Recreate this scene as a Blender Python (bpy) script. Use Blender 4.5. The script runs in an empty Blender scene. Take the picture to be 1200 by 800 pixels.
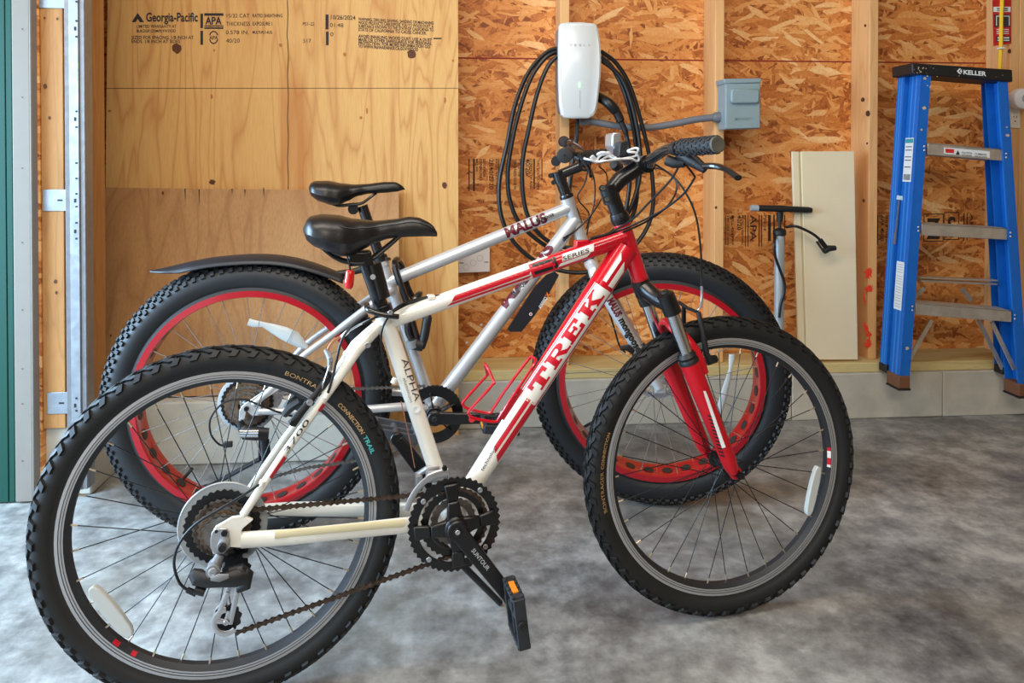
import bpy, bmesh, math, random
from mathutils import Vector, Matrix
random.seed(7)
PI = math.pi
scene = bpy.context.scene
COL = scene.collection
V = Vector

# ------------------------------------------------------------------ camera
FPX, PPX, PPY, CAMH = 850.0, 600.0, 196.4, 1.038      # focal length and principal point in photo pixels, eye height
PITCH, YAW = math.radians(0.7), 0.0726
CAM = V((0, 0, CAMH))
cam_d = bpy.data.cameras.new('camera')
cam = bpy.data.objects.new('camera', cam_d)
COL.objects.link(cam)
cam.location = CAM
cam.rotation_euler = (PI / 2 - PITCH, 0, -YAW)
cam_d.sensor_width = 36.0
cam_d.lens = FPX / 1200 * 36
cam_d.shift_y = (PPY - 400) / 1200
cam_d.clip_start = 0.05
scene.camera = cam

# ------------------------------------------------------------------ light
scene.view_settings.view_transform = 'Standard'
scene.view_settings.look = 'None'
scene.view_settings.gamma = 1.0
scene.view_settings.use_curve_mapping = False
scene.view_settings.exposure = 0.0
world = bpy.data.worlds.new('sky')
scene.world = world
world.use_nodes = True
wn = world.node_tree.nodes
wn['Background'].inputs[0].default_value = (0.80, 0.90, 1.0, 1)
wn['Background'].inputs[1].default_value = 2.0


def area_light(name, loc, target, sx, sy, power, color):
    d = bpy.data.lights.new(name, 'AREA')
    d.shape = 'RECTANGLE'
    d.size, d.size_y, d.energy, d.color = sx, sy, power, color
    o = bpy.data.objects.new(name, d)
    COL.objects.link(o)
    o.location = loc
    o.rotation_euler = (V(target) - V(loc)).to_track_quat('-Z', 'Y').to_euler()
    return o


# daylight in the open garage door, and two fill lamps added under the ceiling to brighten the room
area_light('door_daylight', (-2.5, 1.35, 1.0), (-0.5, 1.0, 0.0), 1.8, 1.6, 215, (0.46, 0.72, 1.0))
area_light('added_ceiling_fill', (-0.35, 0.9, 2.62), (-0.5, 1.9, 0.2), 2.2, 0.5, 40, (1.0, 0.91, 0.79))
area_light('added_ceiling_fill', (0.3, -1.3, 2.62), (-0.2, 1.8, 0.8), 2.4, 0.5, 56, (1.0, 0.91, 0.79))


# ------------------------------------------------------------------ photo pixels -> directions
def ray(px, py):
    x, z = (px - PPX) / FPX, -(py - PPY) / FPX
    c, s = math.cos(PITCH), math.sin(PITCH)
    d = V((x, c + z * s, z * c - s))
    return Matrix.Rotation(-YAW, 3, 'Z') @ d


def W(px, py, y):
    """point seen at a pixel on the upright plane of depth y (parallel to the back wall)"""
    d = ray(px, py)
    return CAM + d * ((y - CAM.y) / d.y)


def Z(px, py, z=0.0):
    d = ray(px, py)
    return CAM + d * ((z - CAM.z) / d.z)


def pix(p):
    q = Matrix.Rotation(YAW, 3, 'Z') @ (V(p) - CAM)
    c, s = math.cos(PITCH), math.sin(PITCH)
    d, v = q.y * c - q.z * s, q.z * c + q.y * s
    return (PPX + FPX * q.x / d, PPY - FPX * v / d)


# ------------------------------------------------------------------ materials
def srgb(r, g, b):
    def f(c):
        c /= 255.0
        return c / 12.92 if c <= 0.04045 else ((c + 0.055) / 1.055) ** 2.4
    return (f(r), f(g), f(b), 1)


class NT:
    def __init__(self, name):
        self.m = bpy.data.materials.new(name)
        self.m.use_nodes = True
        self.t = self.m.node_tree
        self.b = self.t.nodes['Principled BSDF']

    def n(self, kind, **kw):
        nd = self.t.nodes.new('ShaderNode' + kind)
        for k, v in kw.items():
            if k.startswith('i_'):
                key = k[2:]
                nd.inputs[int(key) if key.isdigit() else key].default_value = v
            else:
                setattr(nd, k, v)
        return nd

    def l(self, a, b):
        self.t.links.new(a, b)

    def math(self, op, a, b=None, clamp=False):
        nd = self.n('Math', operation=op, use_clamp=clamp)
        for i, x in enumerate((a, b)):
            if x is None:
                continue
            if isinstance(x, (int, float)):
                nd.inputs[i].default_value = x
            else:
                self.l(x, nd.inputs[i])
        return nd.outputs[0]

    def mix(self, fac, a, b, mode='MIX'):
        nd = self.n('Mix', data_type='RGBA', blend_type=mode)
        for i, x in ((0, fac), (6, a), (7, b)):
            if isinstance(x, (int, float, tuple)):
                nd.inputs[i].default_value = x
            else:
                self.l(x, nd.inputs[i])
        return nd.outputs[2]

    def ramp(self, fac, stops):
        nd = self.n('ValToRGB')
        el = nd.color_ramp.elements
        while len(el) > 1:
            el.remove(el[-1])
        el[0].position, el[0].color = stops[0]
        for p, c in stops[1:]:
            e = el.new(p)
            e.color = c
        self.l(fac, nd.inputs[0])
        return nd.outputs[0]

    def coord(self, scale=(1, 1, 1), rot=(0, 0, 0), loc=(0, 0, 0), kind='Object'):
        tc = self.n('TexCoord')
        mp = self.n('Mapping')
        mp.inputs['Scale'].default_value = scale
        mp.inputs['Rotation'].default_value = rot
        mp.inputs['Location'].default_value = loc
        self.l(tc.outputs[kind], mp.inputs[0])
        return mp.outputs[0]

    def noise(self, vec, scale, detail=3.0, rough=0.55, dist=0.0, out=0):
        nd = self.n('TexNoise')
        nd.inputs['Scale'].default_value = scale
        nd.inputs['Detail'].default_value = detail
        nd.inputs['Roughness'].default_value = rough
        nd.inputs['Distortion'].default_value = dist
        self.l(vec, nd.inputs['Vector'])
        return nd.outputs[out]

    def bump(self, h, strength, dist=0.01):
        nd = self.n('Bump')
        nd.inputs['Strength'].default_value = strength
        nd.inputs['Distance'].default_value = dist
        self.l(h, nd.inputs['Height'])
        self.l(nd.outputs[0], self.b.inputs['Normal'])


def mat(name, col, rough=0.5, metal=0.0, var=0.0, vscale=12.0, bump=0.0, bscale=80.0, coat=0.0, spec=None, trans=0.0, alpha=1.0):
    t = NT(name)
    c = srgb(*col)
    t.b.inputs['Base Color'].default_value = c
    t.b.inputs['Roughness'].default_value = rough
    t.b.inputs['Metallic'].default_value = metal
    t.b.inputs['Coat Weight'].default_value = coat
    t.b.inputs['Coat Roughness'].default_value = 0.08
    if spec is not None:
        t.b.inputs['Specular IOR Level'].default_value = spec
    if trans:
        t.b.inputs['Transmission Weight'].default_value = trans
    t.b.inputs['Alpha'].default_value = alpha
    if var:
        v = t.coord()
        f = t.noise(v, vscale, 4)
        lo = tuple(x * (1 - var) for x in c[:3]) + (1,)
        hi = tuple(min(1, x * (1 + var)) for x in c[:3]) + (1,)
        t.l(t.ramp(f, [(0.3, lo), (0.7, hi)]), t.b.inputs['Base Color'])
        t.l(t.math('ADD', t.math('MULTIPLY', f, 0.25), rough - 0.12), t.b.inputs['Roughness'])
    if bump:
        t.bump(t.noise(t.coord(), bscale, 3), bump, 0.004)
    return t.m


def mat_osb():
    t = NT('osb_strand_board')
    best_h = best_c = None
    layers = [(-8, 1.0), (14, 1.15), (-27, 0.95), (33, 1.1), (62, 1.3), (-52, 1.25), (4, 0.8), (-88, 1.5)]
    raw = t.n('TexCoord').outputs['Object']
    wob = t.n('VectorMath', operation='SCALE')
    wob.inputs['Scale'].default_value = 0.007
    t.l(t.noise(raw, 26.0, 2, 0.6, 0.0, 1), wob.inputs[0])
    wsum = t.n('VectorMath', operation='ADD')
    t.l(raw, wsum.inputs[0]); t.l(wob.outputs[0], wsum.inputs[1])
    warp = wsum.outputs[0]
    for i, (ang, sc) in enumerate(layers):
        mp = t.n('Mapping')
        mp.vector_type = 'TEXTURE'
        mp.inputs['Rotation'].default_value = (0, math.radians(ang), 0)
        mp.inputs['Scale'].default_value = (0.100 / sc, 1.0, 0.0205 / sc)
        mp.inputs['Location'].default_value = (i * 0.713, 0, i * 0.391)
        t.l(warp, mp.inputs[0])
        flat = t.n('VectorMath', operation='MULTIPLY')
        flat.inputs[1].default_value = (1, 0, 1)
        t.l(mp.outputs[0], flat.inputs[0])
        vo = t.n('TexVoronoi')
        vo.voronoi_dimensions = '3D'
        vo.inputs['Scale'].default_value = 1.0
        vo.inputs['Randomness'].default_value = 0.95
        t.l(flat.outputs[0], vo.inputs['Vector'])
        sep = t.n('SeparateColor')
        t.l(vo.outputs['Color'], sep.inputs[0])
        edge = t.math('MULTIPLY', vo.outputs['Distance'], -0.10)
        h = t.math('ADD', sep.outputs[0], edge)
        if i in (4, 5, 7):
            h = t.math('SUBTRACT', h, 0.13)
        # fine grain along the strand
        gm = t.n('Mapping')
        gm.inputs['Scale'].default_value = (0.8, 1, 9)
        t.l(flat.outputs[0], gm.inputs[0])
        g = t.noise(gm.outputs[0], 2.2, 2, 0.6)
        tone = t.math('ADD', t.math('MULTIPLY', sep.outputs[1], 0.58), t.math('MULTIPLY', g, 0.50))
        if best_h is None:
            best_h, best_c = h, tone
        else:
            sel = t.math('GREATER_THAN', h, best_h)
            mx = t.n('Mix', data_type='FLOAT')
            t.l(sel, mx.inputs[0]); t.l(best_c, mx.inputs[2]); t.l(tone, mx.inputs[3])
            best_c = mx.outputs[0]
            best_h = t.math('MAXIMUM', h, best_h)
    big = t.noise(warp, 2.4, 2)
    tone = t.math('ADD', best_c, t.math('MULTIPLY', t.math('SUBTRACT', big, 0.5), 0.35))
    tone = t.math('ADD', tone, t.math('MULTIPLY', t.math('SUBTRACT', best_h, 0.84), 0.9))  # low spots darkened: shadow in the gaps between strands put into the tone
    fine = t.noise(raw, 95.0, 3, 0.7)
    tone = t.math('ADD', tone, t.math('MULTIPLY', t.math('SUBTRACT', fine, 0.5), 0.55))
    c = t.ramp(tone, [(0.10, srgb(140, 70, 20)), (0.30, srgb(190, 110, 46)), (0.5, srgb(216, 140, 68)), (0.75, srgb(228, 164, 96)), (1.0, srgb(242, 202, 144))])
    t.l(c, t.b.inputs['Base Color'])
    t.b.inputs['Roughness'].default_value = 0.62
    t.bump(best_h, 0.35, 0.004)
    return t.m


def mat_wood(name, base, dark, light, ring=9.0, stretch=(1.0, 1.0, 0.10), fine=0.5, knots=0.0, rough=0.6, stain=None, seed=0.0, contrast=1.0, soft=3.5, streak=None):
    """flat-sawn timber, grain along local z"""
    t = NT(name)
    v = t.coord(scale=stretch, loc=(seed, seed * 0.37, seed * 0.71))
    n1 = t.noise(v, 3.2, 2, 0.45, 0.6)
    r = t.math('FRACT', t.math('MULTIPLY', n1, ring))
    tri = t.math('ABSOLUTE', t.math('SUBTRACT', t.math('MULTIPLY', r, 2.0), 1.0))
    tri = t.math('POWER', tri, soft)
    g = t.noise(t.coord(scale=(stretch[0] * 60, stretch[1] * 60, stretch[2] * 22), loc=(seed, 0, 0)), 2.0, 3, 0.6)
    lo = t.noise(t.coord(scale=(1, 1, 0.3), loc=(0, seed, 0)), 3.0, 2)
    c = t.mix(t.math('MULTIPLY', tri, 0.55 * contrast), srgb(*base), srgb(*dark))
    c = t.mix(t.math('MULTIPLY', lo, 0.55), c, srgb(*light))
    c = t.mix(t.math('MULTIPLY', t.math('SUBTRACT', g, 0.38, True), fine * 1.6, True), c, srgb(*dark))
    if streak:
        sk = t.noise(t.coord(scale=(1, 1, 0.09), loc=(seed, 2, seed)), 9.0, 3, 0.55)
        c = t.mix(t.math('MULTIPLY', t.math('SUBTRACT', sk, 0.52, True), 3.4, True), c, srgb(*streak))
    if stain:
        s = t.noise(t.coord(scale=(1, 1, 0.35), loc=(seed * 2, 0, 3)), 3.5, 3)
        c = t.mix(t.math('MULTIPLY', t.math('SUBTRACT', s, 0.46, True), 2.4, True), c, srgb(*stain))
    if knots:
        vo = t.n('TexVoronoi')
        vo.inputs['Scale'].default_value = knots
        t.l(t.coord(scale=(1, 1, 0.45), loc=(seed, 0, seed)), vo.inputs['Vector'])
        k = t.math('LESS_THAN', vo.outputs['Distance'], 0.075)
        c = t.mix(t.math('MULTIPLY', k, 0.8), c, srgb(70, 38, 18))
    t.l(c, t.b.inputs['Base Color'])
    t.b.inputs['Roughness'].default_value = rough
    t.b.inputs['Specular IOR Level'].default_value = 0.3
    t.bump(g, 0.10, 0.002)
    return t.m


def mat_floor():
    t = NT('troweled_concrete')
    v = t.coord()
    a = t.noise(v, 2.3, 7, 0.62, 0.0)
    b = t.noise(v, 12.0, 6, 0.66, 0.0)
    c3 = t.noise(v, 38.0, 4, 0.6)
    m = t.math('ADD', t.math('MULTIPLY', a, 0.48), t.math('ADD', t.math('MULTIPLY', b, 0.40), t.math('MULTIPLY', c3, 0.12)))
    c = t.ramp(m, [(0.36, srgb(70, 69, 68)), (0.45, srgb(108, 107, 104)), (0.52, srgb(138, 137, 133)), (0.62, srgb(178, 177, 172))])
    st = t.noise(t.coord(loc=(3.3, 1.2, 0)), 2.3, 4, 0.6)
    c = t.mix(t.math('MULTIPLY', t.math('SUBTRACT', st, 0.54, True), 2.6, True), c, srgb(112, 104, 86))
    t.l(c, t.b.inputs['Base Color'])
    t.l(t.math('ADD', t.math('MULTIPLY', b, 0.4), 0.20), t.b.inputs['Roughness'])
    t.bump(t.math('ADD', b, t.math('MULTIPLY', c3, 0.5)), 0.10, 0.006)
    return t.m


M = {}
M['osb'] = mat_osb()
M['stud'] = mat_wood('spruce_stud', (222, 170, 112), (190, 124, 68), (230, 184, 130), ring=5, stretch=(6, 6, 0.35), fine=0.5, knots=0, seed=1.7)
M['jamb_stud'] = mat_wood('jamb_stud_wood', (176, 124, 70), (130, 80, 40), (184, 136, 82), ring=6, stretch=(5, 5, 0.5), fine=0.6, seed=4.1)
M['sill'] = mat_wood('treated_sill_wood', (205, 184, 128), (160, 132, 78), (214, 196, 140), ring=4, stretch=(0.3, 4, 4), fine=0.4, seed=2.2)
M['ply'] = mat_wood('sheathing_plywood', (208, 162, 98), (166, 94, 38), (214, 174, 112), ring=9, stretch=(2.6, 2.6, 0.26), fine=0.40, seed=6.4, contrast=1.25, soft=4.0, streak=(172, 100, 42))
M['ply2'] = mat_wood('weathered_plywood', (176, 132, 84), (124, 78, 42), (182, 142, 98), ring=8, stretch=(1.8, 1.8, 0.16), fine=0.6, seed=9.3, stain=(150, 100, 58))
M['ply_edge'] = mat('plywood_edge', (176, 132, 82), 0.8, var=0.25, vscale=60)
M['floor'] = mat_floor()
M['curb'] = mat('stem_wall_concrete', (182, 176, 162), 0.85, var=0.13, vscale=9, bump=0.25, bscale=70)
M['trim'] = mat('painted_cream_trim', (124, 117, 108), 0.7, spec=0.2, var=0.03, vscale=30)
M['green'] = mat('green_painted_metal', (15, 62, 51), 0.6, spec=0.25)
M['ceil'] = mat('ceiling_board', (190, 170, 145), 0.85)
M['wallb'] = mat('side_wall_board', (176, 142, 104), 0.85)
M['galv'] = mat('galvanized_steel', (150, 154, 160), 0.38, 0.75, var=0.10, vscale=40)
M['dark'] = mat('dark_slot', (22, 20, 20), 0.7)
M['ink'] = mat('stamp_ink', (38, 34, 40), 0.8)
M['inkosb'] = mat('stamp_ink_on_strand_board', (52, 34, 22), 0.8)
M['redline'] = mat('red_edge_sealer', (140, 42, 24), 0.8)
M['spray'] = mat('fluorescent_red_spray', (232, 62, 30), 0.7)
M['pencil'] = mat('pencil_line', (92, 70, 50), 0.9)
M['knot'] = mat('wood_knot', (88, 50, 26), 0.8)
M['pitch'] = mat('pitch_pocket', (168, 100, 52), 0.8)
M['white_gloss'] = mat('white_glass', (206, 209, 208), 0.28, coat=0.15)
M['grey_plastic'] = mat('grey_plastic', (120, 122, 124), 0.45)
M['grey_text'] = mat('pale_grey_print', (168, 170, 172), 0.4)
M['cable'] = mat('black_cable', (15, 16, 17), 0.42)
M['box'] = mat('grey_enamel', (132, 150, 154), 0.42, var=0.04)
M['box_mark'] = mat('embossed_grey_enamel', (116, 134, 138), 0.42)
M['conduit'] = mat('grey_conduit', (108, 112, 118), 0.5)
M['cream'] = mat('cream_board', (228, 212, 178), 0.6, var=0.025, vscale=6)
M['cream_dk'] = mat('cream_board_groove', (196, 186, 152), 0.65)
M['outlet'] = mat('ivory_plastic', (226, 218, 202), 0.4)
M['white_plastic'] = mat('white_plastic', (228, 226, 228), 0.35)
M['blue'] = mat('blue_fiberglass', (12, 96, 184), 0.42, var=0.07, vscale=20)
M['blue_hi'] = mat('blue_fiberglass_rib', (40, 128, 206), 0.42)
M['alu'] = mat('mill_aluminium', (206, 200, 190), 0.34, 0.75, var=0.14, vscale=25)
M['blk_plastic'] = mat('black_plastic', (22, 22, 23), 0.5, bump=0.1, bscale=200)
M['paint_spot'] = mat('dried_paint_splatter', (196, 170, 140), 0.8)
M['label'] = mat('paper_label', (222, 226, 226), 0.5)
M['label_teal'] = mat('teal_label_print', (40, 150, 160), 0.5)
M['label_red'] = mat('red_label_print', (200, 40, 40), 0.5)
M['brown_rubber'] = mat('brown_rubber', (110, 70, 44), 0.7)
M['yellow'] = mat('yellow_cable_jacket', (236, 186, 20), 0.4)
M['tag_red'] = mat('red_card', (190, 30, 36), 0.5)
M['tag_photo'] = mat('card_photo_print', (58, 52, 56), 0.5)
# bicycles
M['white'] = mat('white_frame_paint', (232, 230, 220), 0.24, coat=0.5, var=0.025, vscale=14)
M['cream_guard'] = mat('yellowed_chainstay_guard', (226, 216, 178), 0.35)
M['red'] = mat('red_frame_paint', (196, 10, 34), 0.22, coat=0.5)
M['redd'] = mat('red_decal', (196, 18, 40), 0.3)
M['fork_red'] = mat('red_fork_paint', (192, 8, 28), 0.34, var=0.05, vscale=18)
M['blackd'] = mat('black_decal', (22, 22, 24), 0.35)
M['whited'] = mat('white_decal', (232, 230, 224), 0.35)
M['silver'] = mat('silver_frame_paint', (204, 205, 206), 0.30, 0.45, coat=0.3)
M['chrome'] = mat('polished_steel', (206, 208, 212), 0.14, 1.0)
M['alloy'] = mat('brushed_alloy', (186, 188, 192), 0.32, 0.8)
M['rim'] = mat('machined_rim_wall', (176, 176, 178), 0.36, 0.5)
M['rimdark'] = mat('dark_rim_inner', (44, 45, 48), 0.45, 0.3)
M['rimred'] = mat('red_rim_paint', (160, 5, 24), 0.30, coat=0.3)
M['rimstrip'] = mat('black_rim_strip', (40, 36, 34), 0.6)
M['tire'] = mat('tire_rubber', (30, 30, 30), 0.62, spec=0.35, bump=0.08, bscale=140, var=0.12, vscale=9)
M['tread'] = mat('tread_rubber', (20, 20, 21), 0.55, spec=0.4, var=0.15, vscale=30)
M['fattire'] = mat('fat_tire_rubber', (24, 26, 29), 0.48, var=0.08, vscale=7)
M['gold'] = mat('tan_sidewall_print', (186, 146, 92), 0.6)
M['teal'] = mat('teal_sidewall_print', (70, 168, 160), 0.6)
M['spoke_blk'] = mat('black_spoke', (30, 31, 34), 0.35, 0.4)
M['spoke_sil'] = mat('steel_spoke', (200, 202, 206), 0.25, 0.9)
M['nipple'] = mat('brass_nipple', (206, 190, 160), 0.3, 0.8)
M['black_metal'] = mat('black_anodised_metal', (18, 18, 20), 0.3, 0.1, coat=0.15)
M['black_gloss'] = mat('black_gloss', (24, 24, 26), 0.18, coat=0.4)
M['saddle'] = mat('saddle_vinyl', (17, 17, 19), 0.36, bump=0.06, bscale=260)
M['saddle_side'] = mat('saddle_base_plastic', (30, 30, 33), 0.55)
M['stitch'] = mat('grey_stitching', (86, 86, 90), 0.6)
M['grip'] = mat('grip_rubber', (32, 32, 33), 0.65)
M['grip_end'] = mat('worn_grip_end', (82, 80, 70), 0.7)
M['chain'] = mat('rusty_chain', (84, 70, 60), 0.42, 0.7, var=0.4, vscale=60)
M['cassette'] = mat('worn_sprocket_steel', (118, 112, 106), 0.42, 0.75, var=0.25, vscale=40)
M['rusty'] = mat('rusty_sprocket_steel', (112, 88, 66), 0.5, 0.6, var=0.35, vscale=50)
M['sprocket_blk'] = mat('black_sprocket', (30, 30, 32), 0.4, 0.4)
M['clearplastic'] = mat('cloudy_clear_plastic', (152, 156, 158), 0.22)
M['reflector'] = mat('clear_reflector', (188, 193, 190), 0.22)
M['amber'] = mat('amber_reflector', (222, 130, 30), 0.3)
M['redlens'] = mat('red_lens', (206, 24, 22), 0.15, coat=0.6)
M['fender'] = mat('black_fender_plastic', (30, 31, 36), 0.42)
M['copper'] = mat('copper_noodle', (170, 110, 80), 0.4, 0.5)
M['darkred'] = mat('dark_red_decal', (96, 14, 30), 0.4)
M['orange'] = mat('orange_decal', (236, 120, 40), 0.4)
M['wire'] = mat('white_usb_cord', (216, 218, 220), 0.4)
M['pumpgrey'] = mat('pale_grey_barrel', (168, 176, 180), 0.35, 0.2)
M['pedal'] = mat('scuffed_pedal_resin', (36, 39, 43), 0.55, var=0.25, vscale=60)
M['greypedal'] = mat('worn_grey_pedal_resin', (84, 90, 98), 0.5, var=0.2, vscale=50)
lt = NT('green_indicator_light')
lt.b.inputs['Emission Color'].default_value = srgb(60, 255, 110)
lt.b.inputs['Emission Strength'].default_value = 5.0
M['led'] = lt.m


# ------------------------------------------------------------------ mesh helpers
class MB:
    def __init__(self):
        self.v, self.f, self.mi = [], [], []

    def add(self, vs, fs, mi=0):
        o = len(self.v)
        self.v += [tuple(p) for p in vs]
        self.f += [tuple(i + o for i in f) for f in fs]
        self.mi += [mi] * len(fs)
        return self

    def box(self, c, s, R=None, mi=0):
        c = V(c)
        p = []
        for x in (-.5, .5):
            for y in (-.5, .5):
                for z in (-.5, .5):
                    q = V((x * s[0], y * s[1], z * s[2]))
                    p.append(c + (R @ q if R else q))
        return self.add(p, [(0, 1, 3, 2), (4, 6, 7, 5), (0, 4, 5, 1), (2, 3, 7, 6), (0, 2, 6, 4), (1, 5, 7, 3)], mi)

    def box2(self, a, b, mi=0):
        a, b = V(a), V(b)
        return self.box((a + b) / 2, b - a, None, mi)

    def hexa(self, p, mi=0):
        """8 corners: 4 of the bottom loop, 4 of the top loop"""
        return self.add(p, [(3, 2, 1, 0), (4, 5, 6, 7), (0, 1, 5, 4), (1, 2, 6, 5), (2, 3, 7, 6), (3, 0, 4, 7)], mi)

    def beam(self, a, b, w, h, up=(0, 0, 1), mi=0):
        a, b = V(a), V(b)
        d = b - a
        L = d.length
        d.normalize()
        s = d.cross(V(up))
        if s.length < 1e-4:
            s = d.cross(V((1, 0, 0)))
        s.normalize()
        u = s.cross(d)
        R = Matrix((d, s, u)).transposed()
        return self.box((a + b) / 2, (L, w, h), R, mi)

    def tube(self, pts, r, n=10, closed=False, caps=True, flat=1.0, up=None, mi=None):
        """sweep; r a number or one per point; flat squashes across 'up'; mi: material per segment"""
        P = [V(p) for p in pts]
        m = len(P)
        rr = r if isinstance(r, (list, tuple)) else [r] * m
        T = []
        for i in range(m):
            a = P[(i - 1) % m] if (closed or i > 0) else P[i]
            b = P[(i + 1) % m] if (closed or i < m - 1) else P[i]
            T.append((b - a).normalized())
        nrm = V(up) if up is not None else V((0, 0, 1))
        nrm = nrm - T[0] * nrm.dot(T[0])
        if nrm.length < 1e-3:
            nrm = V((1, 0, 0)) - T[0] * T[0].x
        nrm.normalize()
        vs, fs, mis = [], [], []
        for i in range(m):
            nrm = nrm - T[i] * nrm.dot(T[i])
            nrm.normalize()
            bi = T[i].cross(nrm)
            for k in range(n):
                a = 2 * PI * k / n
                vs.append(P[i] + nrm * math.cos(a) * rr[i] + bi * math.sin(a) * rr[i] * flat)
        segs = m if closed else m - 1
        for i in range(segs):
            for k in range(n):
                a, b = i * n + k, i * n + (k + 1) % n
                c, d = ((i + 1) % m) * n + (k + 1) % n, ((i + 1) % m) * n + k
                fs.append((a, b, c, d))
                mis.append(0 if mi is None else mi[i])
        o = len(self.v)
        if caps and not closed:
            fs.append(tuple(range(n - 1, -1, -1)))
            mis.append(0 if mi is None else mi[0])
            fs.append(tuple(range((m - 1) * n, m * n)))
            mis.append(0 if mi is None else mi[-1])
        self.v += [tuple(p) for p in vs]
        self.f += [tuple(i + o for i in f) for f in fs]
        self.mi += mis
        return self

    def lathe(self, prof, c=(0, 0, 0), axis=(0, 1, 0), n=24, closed=False, a0=0.0, a1=2 * PI, mi=0):
        """prof: (radius, height along axis)"""
        ax = V(axis).normalized()
        u = ax.orthogonal().normalized()
        if abs(ax.y) > 0.99:
            u = V((1, 0, 0))
        w = ax.cross(u)
        c = V(c)
        full = abs(a1 - a0 - 2 * PI) < 1e-6
        m = n if full else n + 1
        vs, fs = [], []
        for k in range(m):
            a = a0 + (a1 - a0) * k / n
            dr = u * math.cos(a) + w * math.sin(a)
            for r, h in prof:
                vs.append(c + dr * r + ax * h)
        q = len(prof)
        for k in range(n):
            k2 = (k + 1) % m
            for j in range(q if closed else q - 1):
                j2 = (j + 1) % q
                fs.append((k * q + j, k2 * q + j, k2 * q + j2, k * q + j2))
        return self.add(vs, fs, mi)

    def cyl(self, a, b, r, n=14, r2=None, mi=0):
        return self.tube([a, b], [r, r if r2 is None else r2], n, mi=[mi])

    def prism(self, poly, f, t0, t1, mi=0):
        """poly in (u, v); f(u, v, t) -> point"""
        n = len(poly)
        vs = [f(u, v, t0) for u, v in poly] + [f(u, v, t1) for u, v in poly]
        fs = [tuple(range(n - 1, -1, -1)), tuple(range(n, 2 * n))] + [(i, (i + 1) % n, n + (i + 1) % n, n + i) for i in range(n)]
        return self.add(vs, fs, mi)

    def ball(self, c, r, n=12, s=(1, 1, 1), R=None):
        vs, fs = [], []
        h = n // 2
        for i in range(h + 1):
            t = PI * i / h
            for k in range(n):
                a = 2 * PI * k / n
                q = V((math.sin(t) * math.cos(a) * s[0], math.sin(t) * math.sin(a) * s[1], math.cos(t) * s[2])) * r
                vs.append(V(c) + (R @ q if R else q))
        for i in range(h):
            for k in range(n):
                fs.append((i * n + k, (i + 1) * n + k, (i + 1) * n + (k + 1) % n, i * n + (k + 1) % n))
        return self.add(vs, fs)

    def grid(self, fn, nu, nv, cu=False, cv=False, mi=0):
        vs = [fn(i / (nu if cu else nu - 1), j / (nv if cv else nv - 1)) for i in range(nu) for j in range(nv)]
        fs = []
        for i in range(nu if cu else nu - 1):
            for j in range(nv if cv else nv - 1):
                fs.append((i * nv + j, ((i + 1) % nu) * nv + j, ((i + 1) % nu) * nv + (j + 1) % nv, i * nv + (j + 1) % nv))
        return self.add(vs, fs, mi)

    def mesh(self, name, mats, smooth=True, fix=True, angle=38):
        me = bpy.data.meshes.new(name)
        me.from_pydata(self.v, [], self.f)
        for m in (mats if isinstance(mats, (list, tuple)) else [mats]):
            me.materials.append(M[m] if isinstance(m, str) else m)
        if any(self.mi):
            me.polygons.foreach_set('material_index', self.mi)
        if fix:
            bm = bmesh.new()
            bm.from_mesh(me)
            bmesh.ops.recalc_face_normals(bm, faces=bm.faces)
            bm.to_mesh(me)
            bm.free()
        if smooth:
            me.polygons.foreach_set('use_smooth', [True] * len(me.polygons))
            me.set_sharp_from_angle(angle=math.radians(angle))
        me.update()
        return me

    def obj(self, name, mats, parent=None, bevel=0.0, smooth=True, fix=True, seg=2):
        o = bpy.data.objects.new(name, self.mesh(name, mats, smooth, fix))
        COL.objects.link(o)
        o.parent = parent
        if bevel:
            b = o.modifiers.new('edge', 'BEVEL')
            b.width, b.segments, b.limit_method, b.angle_limit = bevel, seg, 'ANGLE', math.radians(40)
        return o


def tag(o, label, cat, group=None):
    o['label'], o['category'] = label, cat
    if group:
        o['group'] = group
    return o


def struct(o, label=None):
    o['kind'] = 'structure'
    if label:
        o['label'] = label
    return o


def stuff(o):
    o['kind'] = 'stuff'
    return o


def empty(name, loc=(0, 0, 0), label=None, cat=None):
    o = bpy.data.objects.new(name, None)
    COL.objects.link(o)
    o.location = loc
    o.empty_display_size = 0.05
    if label:
        tag(o, label, cat)
    return o


def lift(o, z=None):
    """move the origin of a root empty without moving its children: children are built in world space"""
    return o


def smooth_path(pts, k=8, closed=False):
    """Catmull-Rom through the points"""
    P = [V(p) for p in pts]
    n = len(P)
    out = []
    for i in range(n if closed else n - 1):
        if closed:
            p0, p1, p2, p3 = P[(i - 1) % n], P[i], P[(i + 1) % n], P[(i + 2) % n]
        else:
            p0, p1, p2, p3 = P[max(i - 1, 0)], P[i], P[i + 1], P[min(i + 2, n - 1)]
        for j in range(k):
            t = j / k
            out.append(0.5 * (2 * p1 + (p2 - p0) * t + (2 * p0 - 5 * p1 + 4 * p2 - p3) * t * t + (3 * p1 - p0 - 3 * p2 + p3) * t ** 3))
    if not closed:
        out.append(P[-1])
    return out


def lerp_tab(tab, x):
    if x <= tab[0][0]:
        return tab[0][1]
    for (a, b), (c, d) in zip(tab, tab[1:]):
        if x <= c:
            t = (x - a) / (c - a)
            t = t * t * (3 - 2 * t) * 0.5 + t * 0.5
            return b + (d - b) * t
    return tab[-1][1]


_TXT = {}


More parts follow.
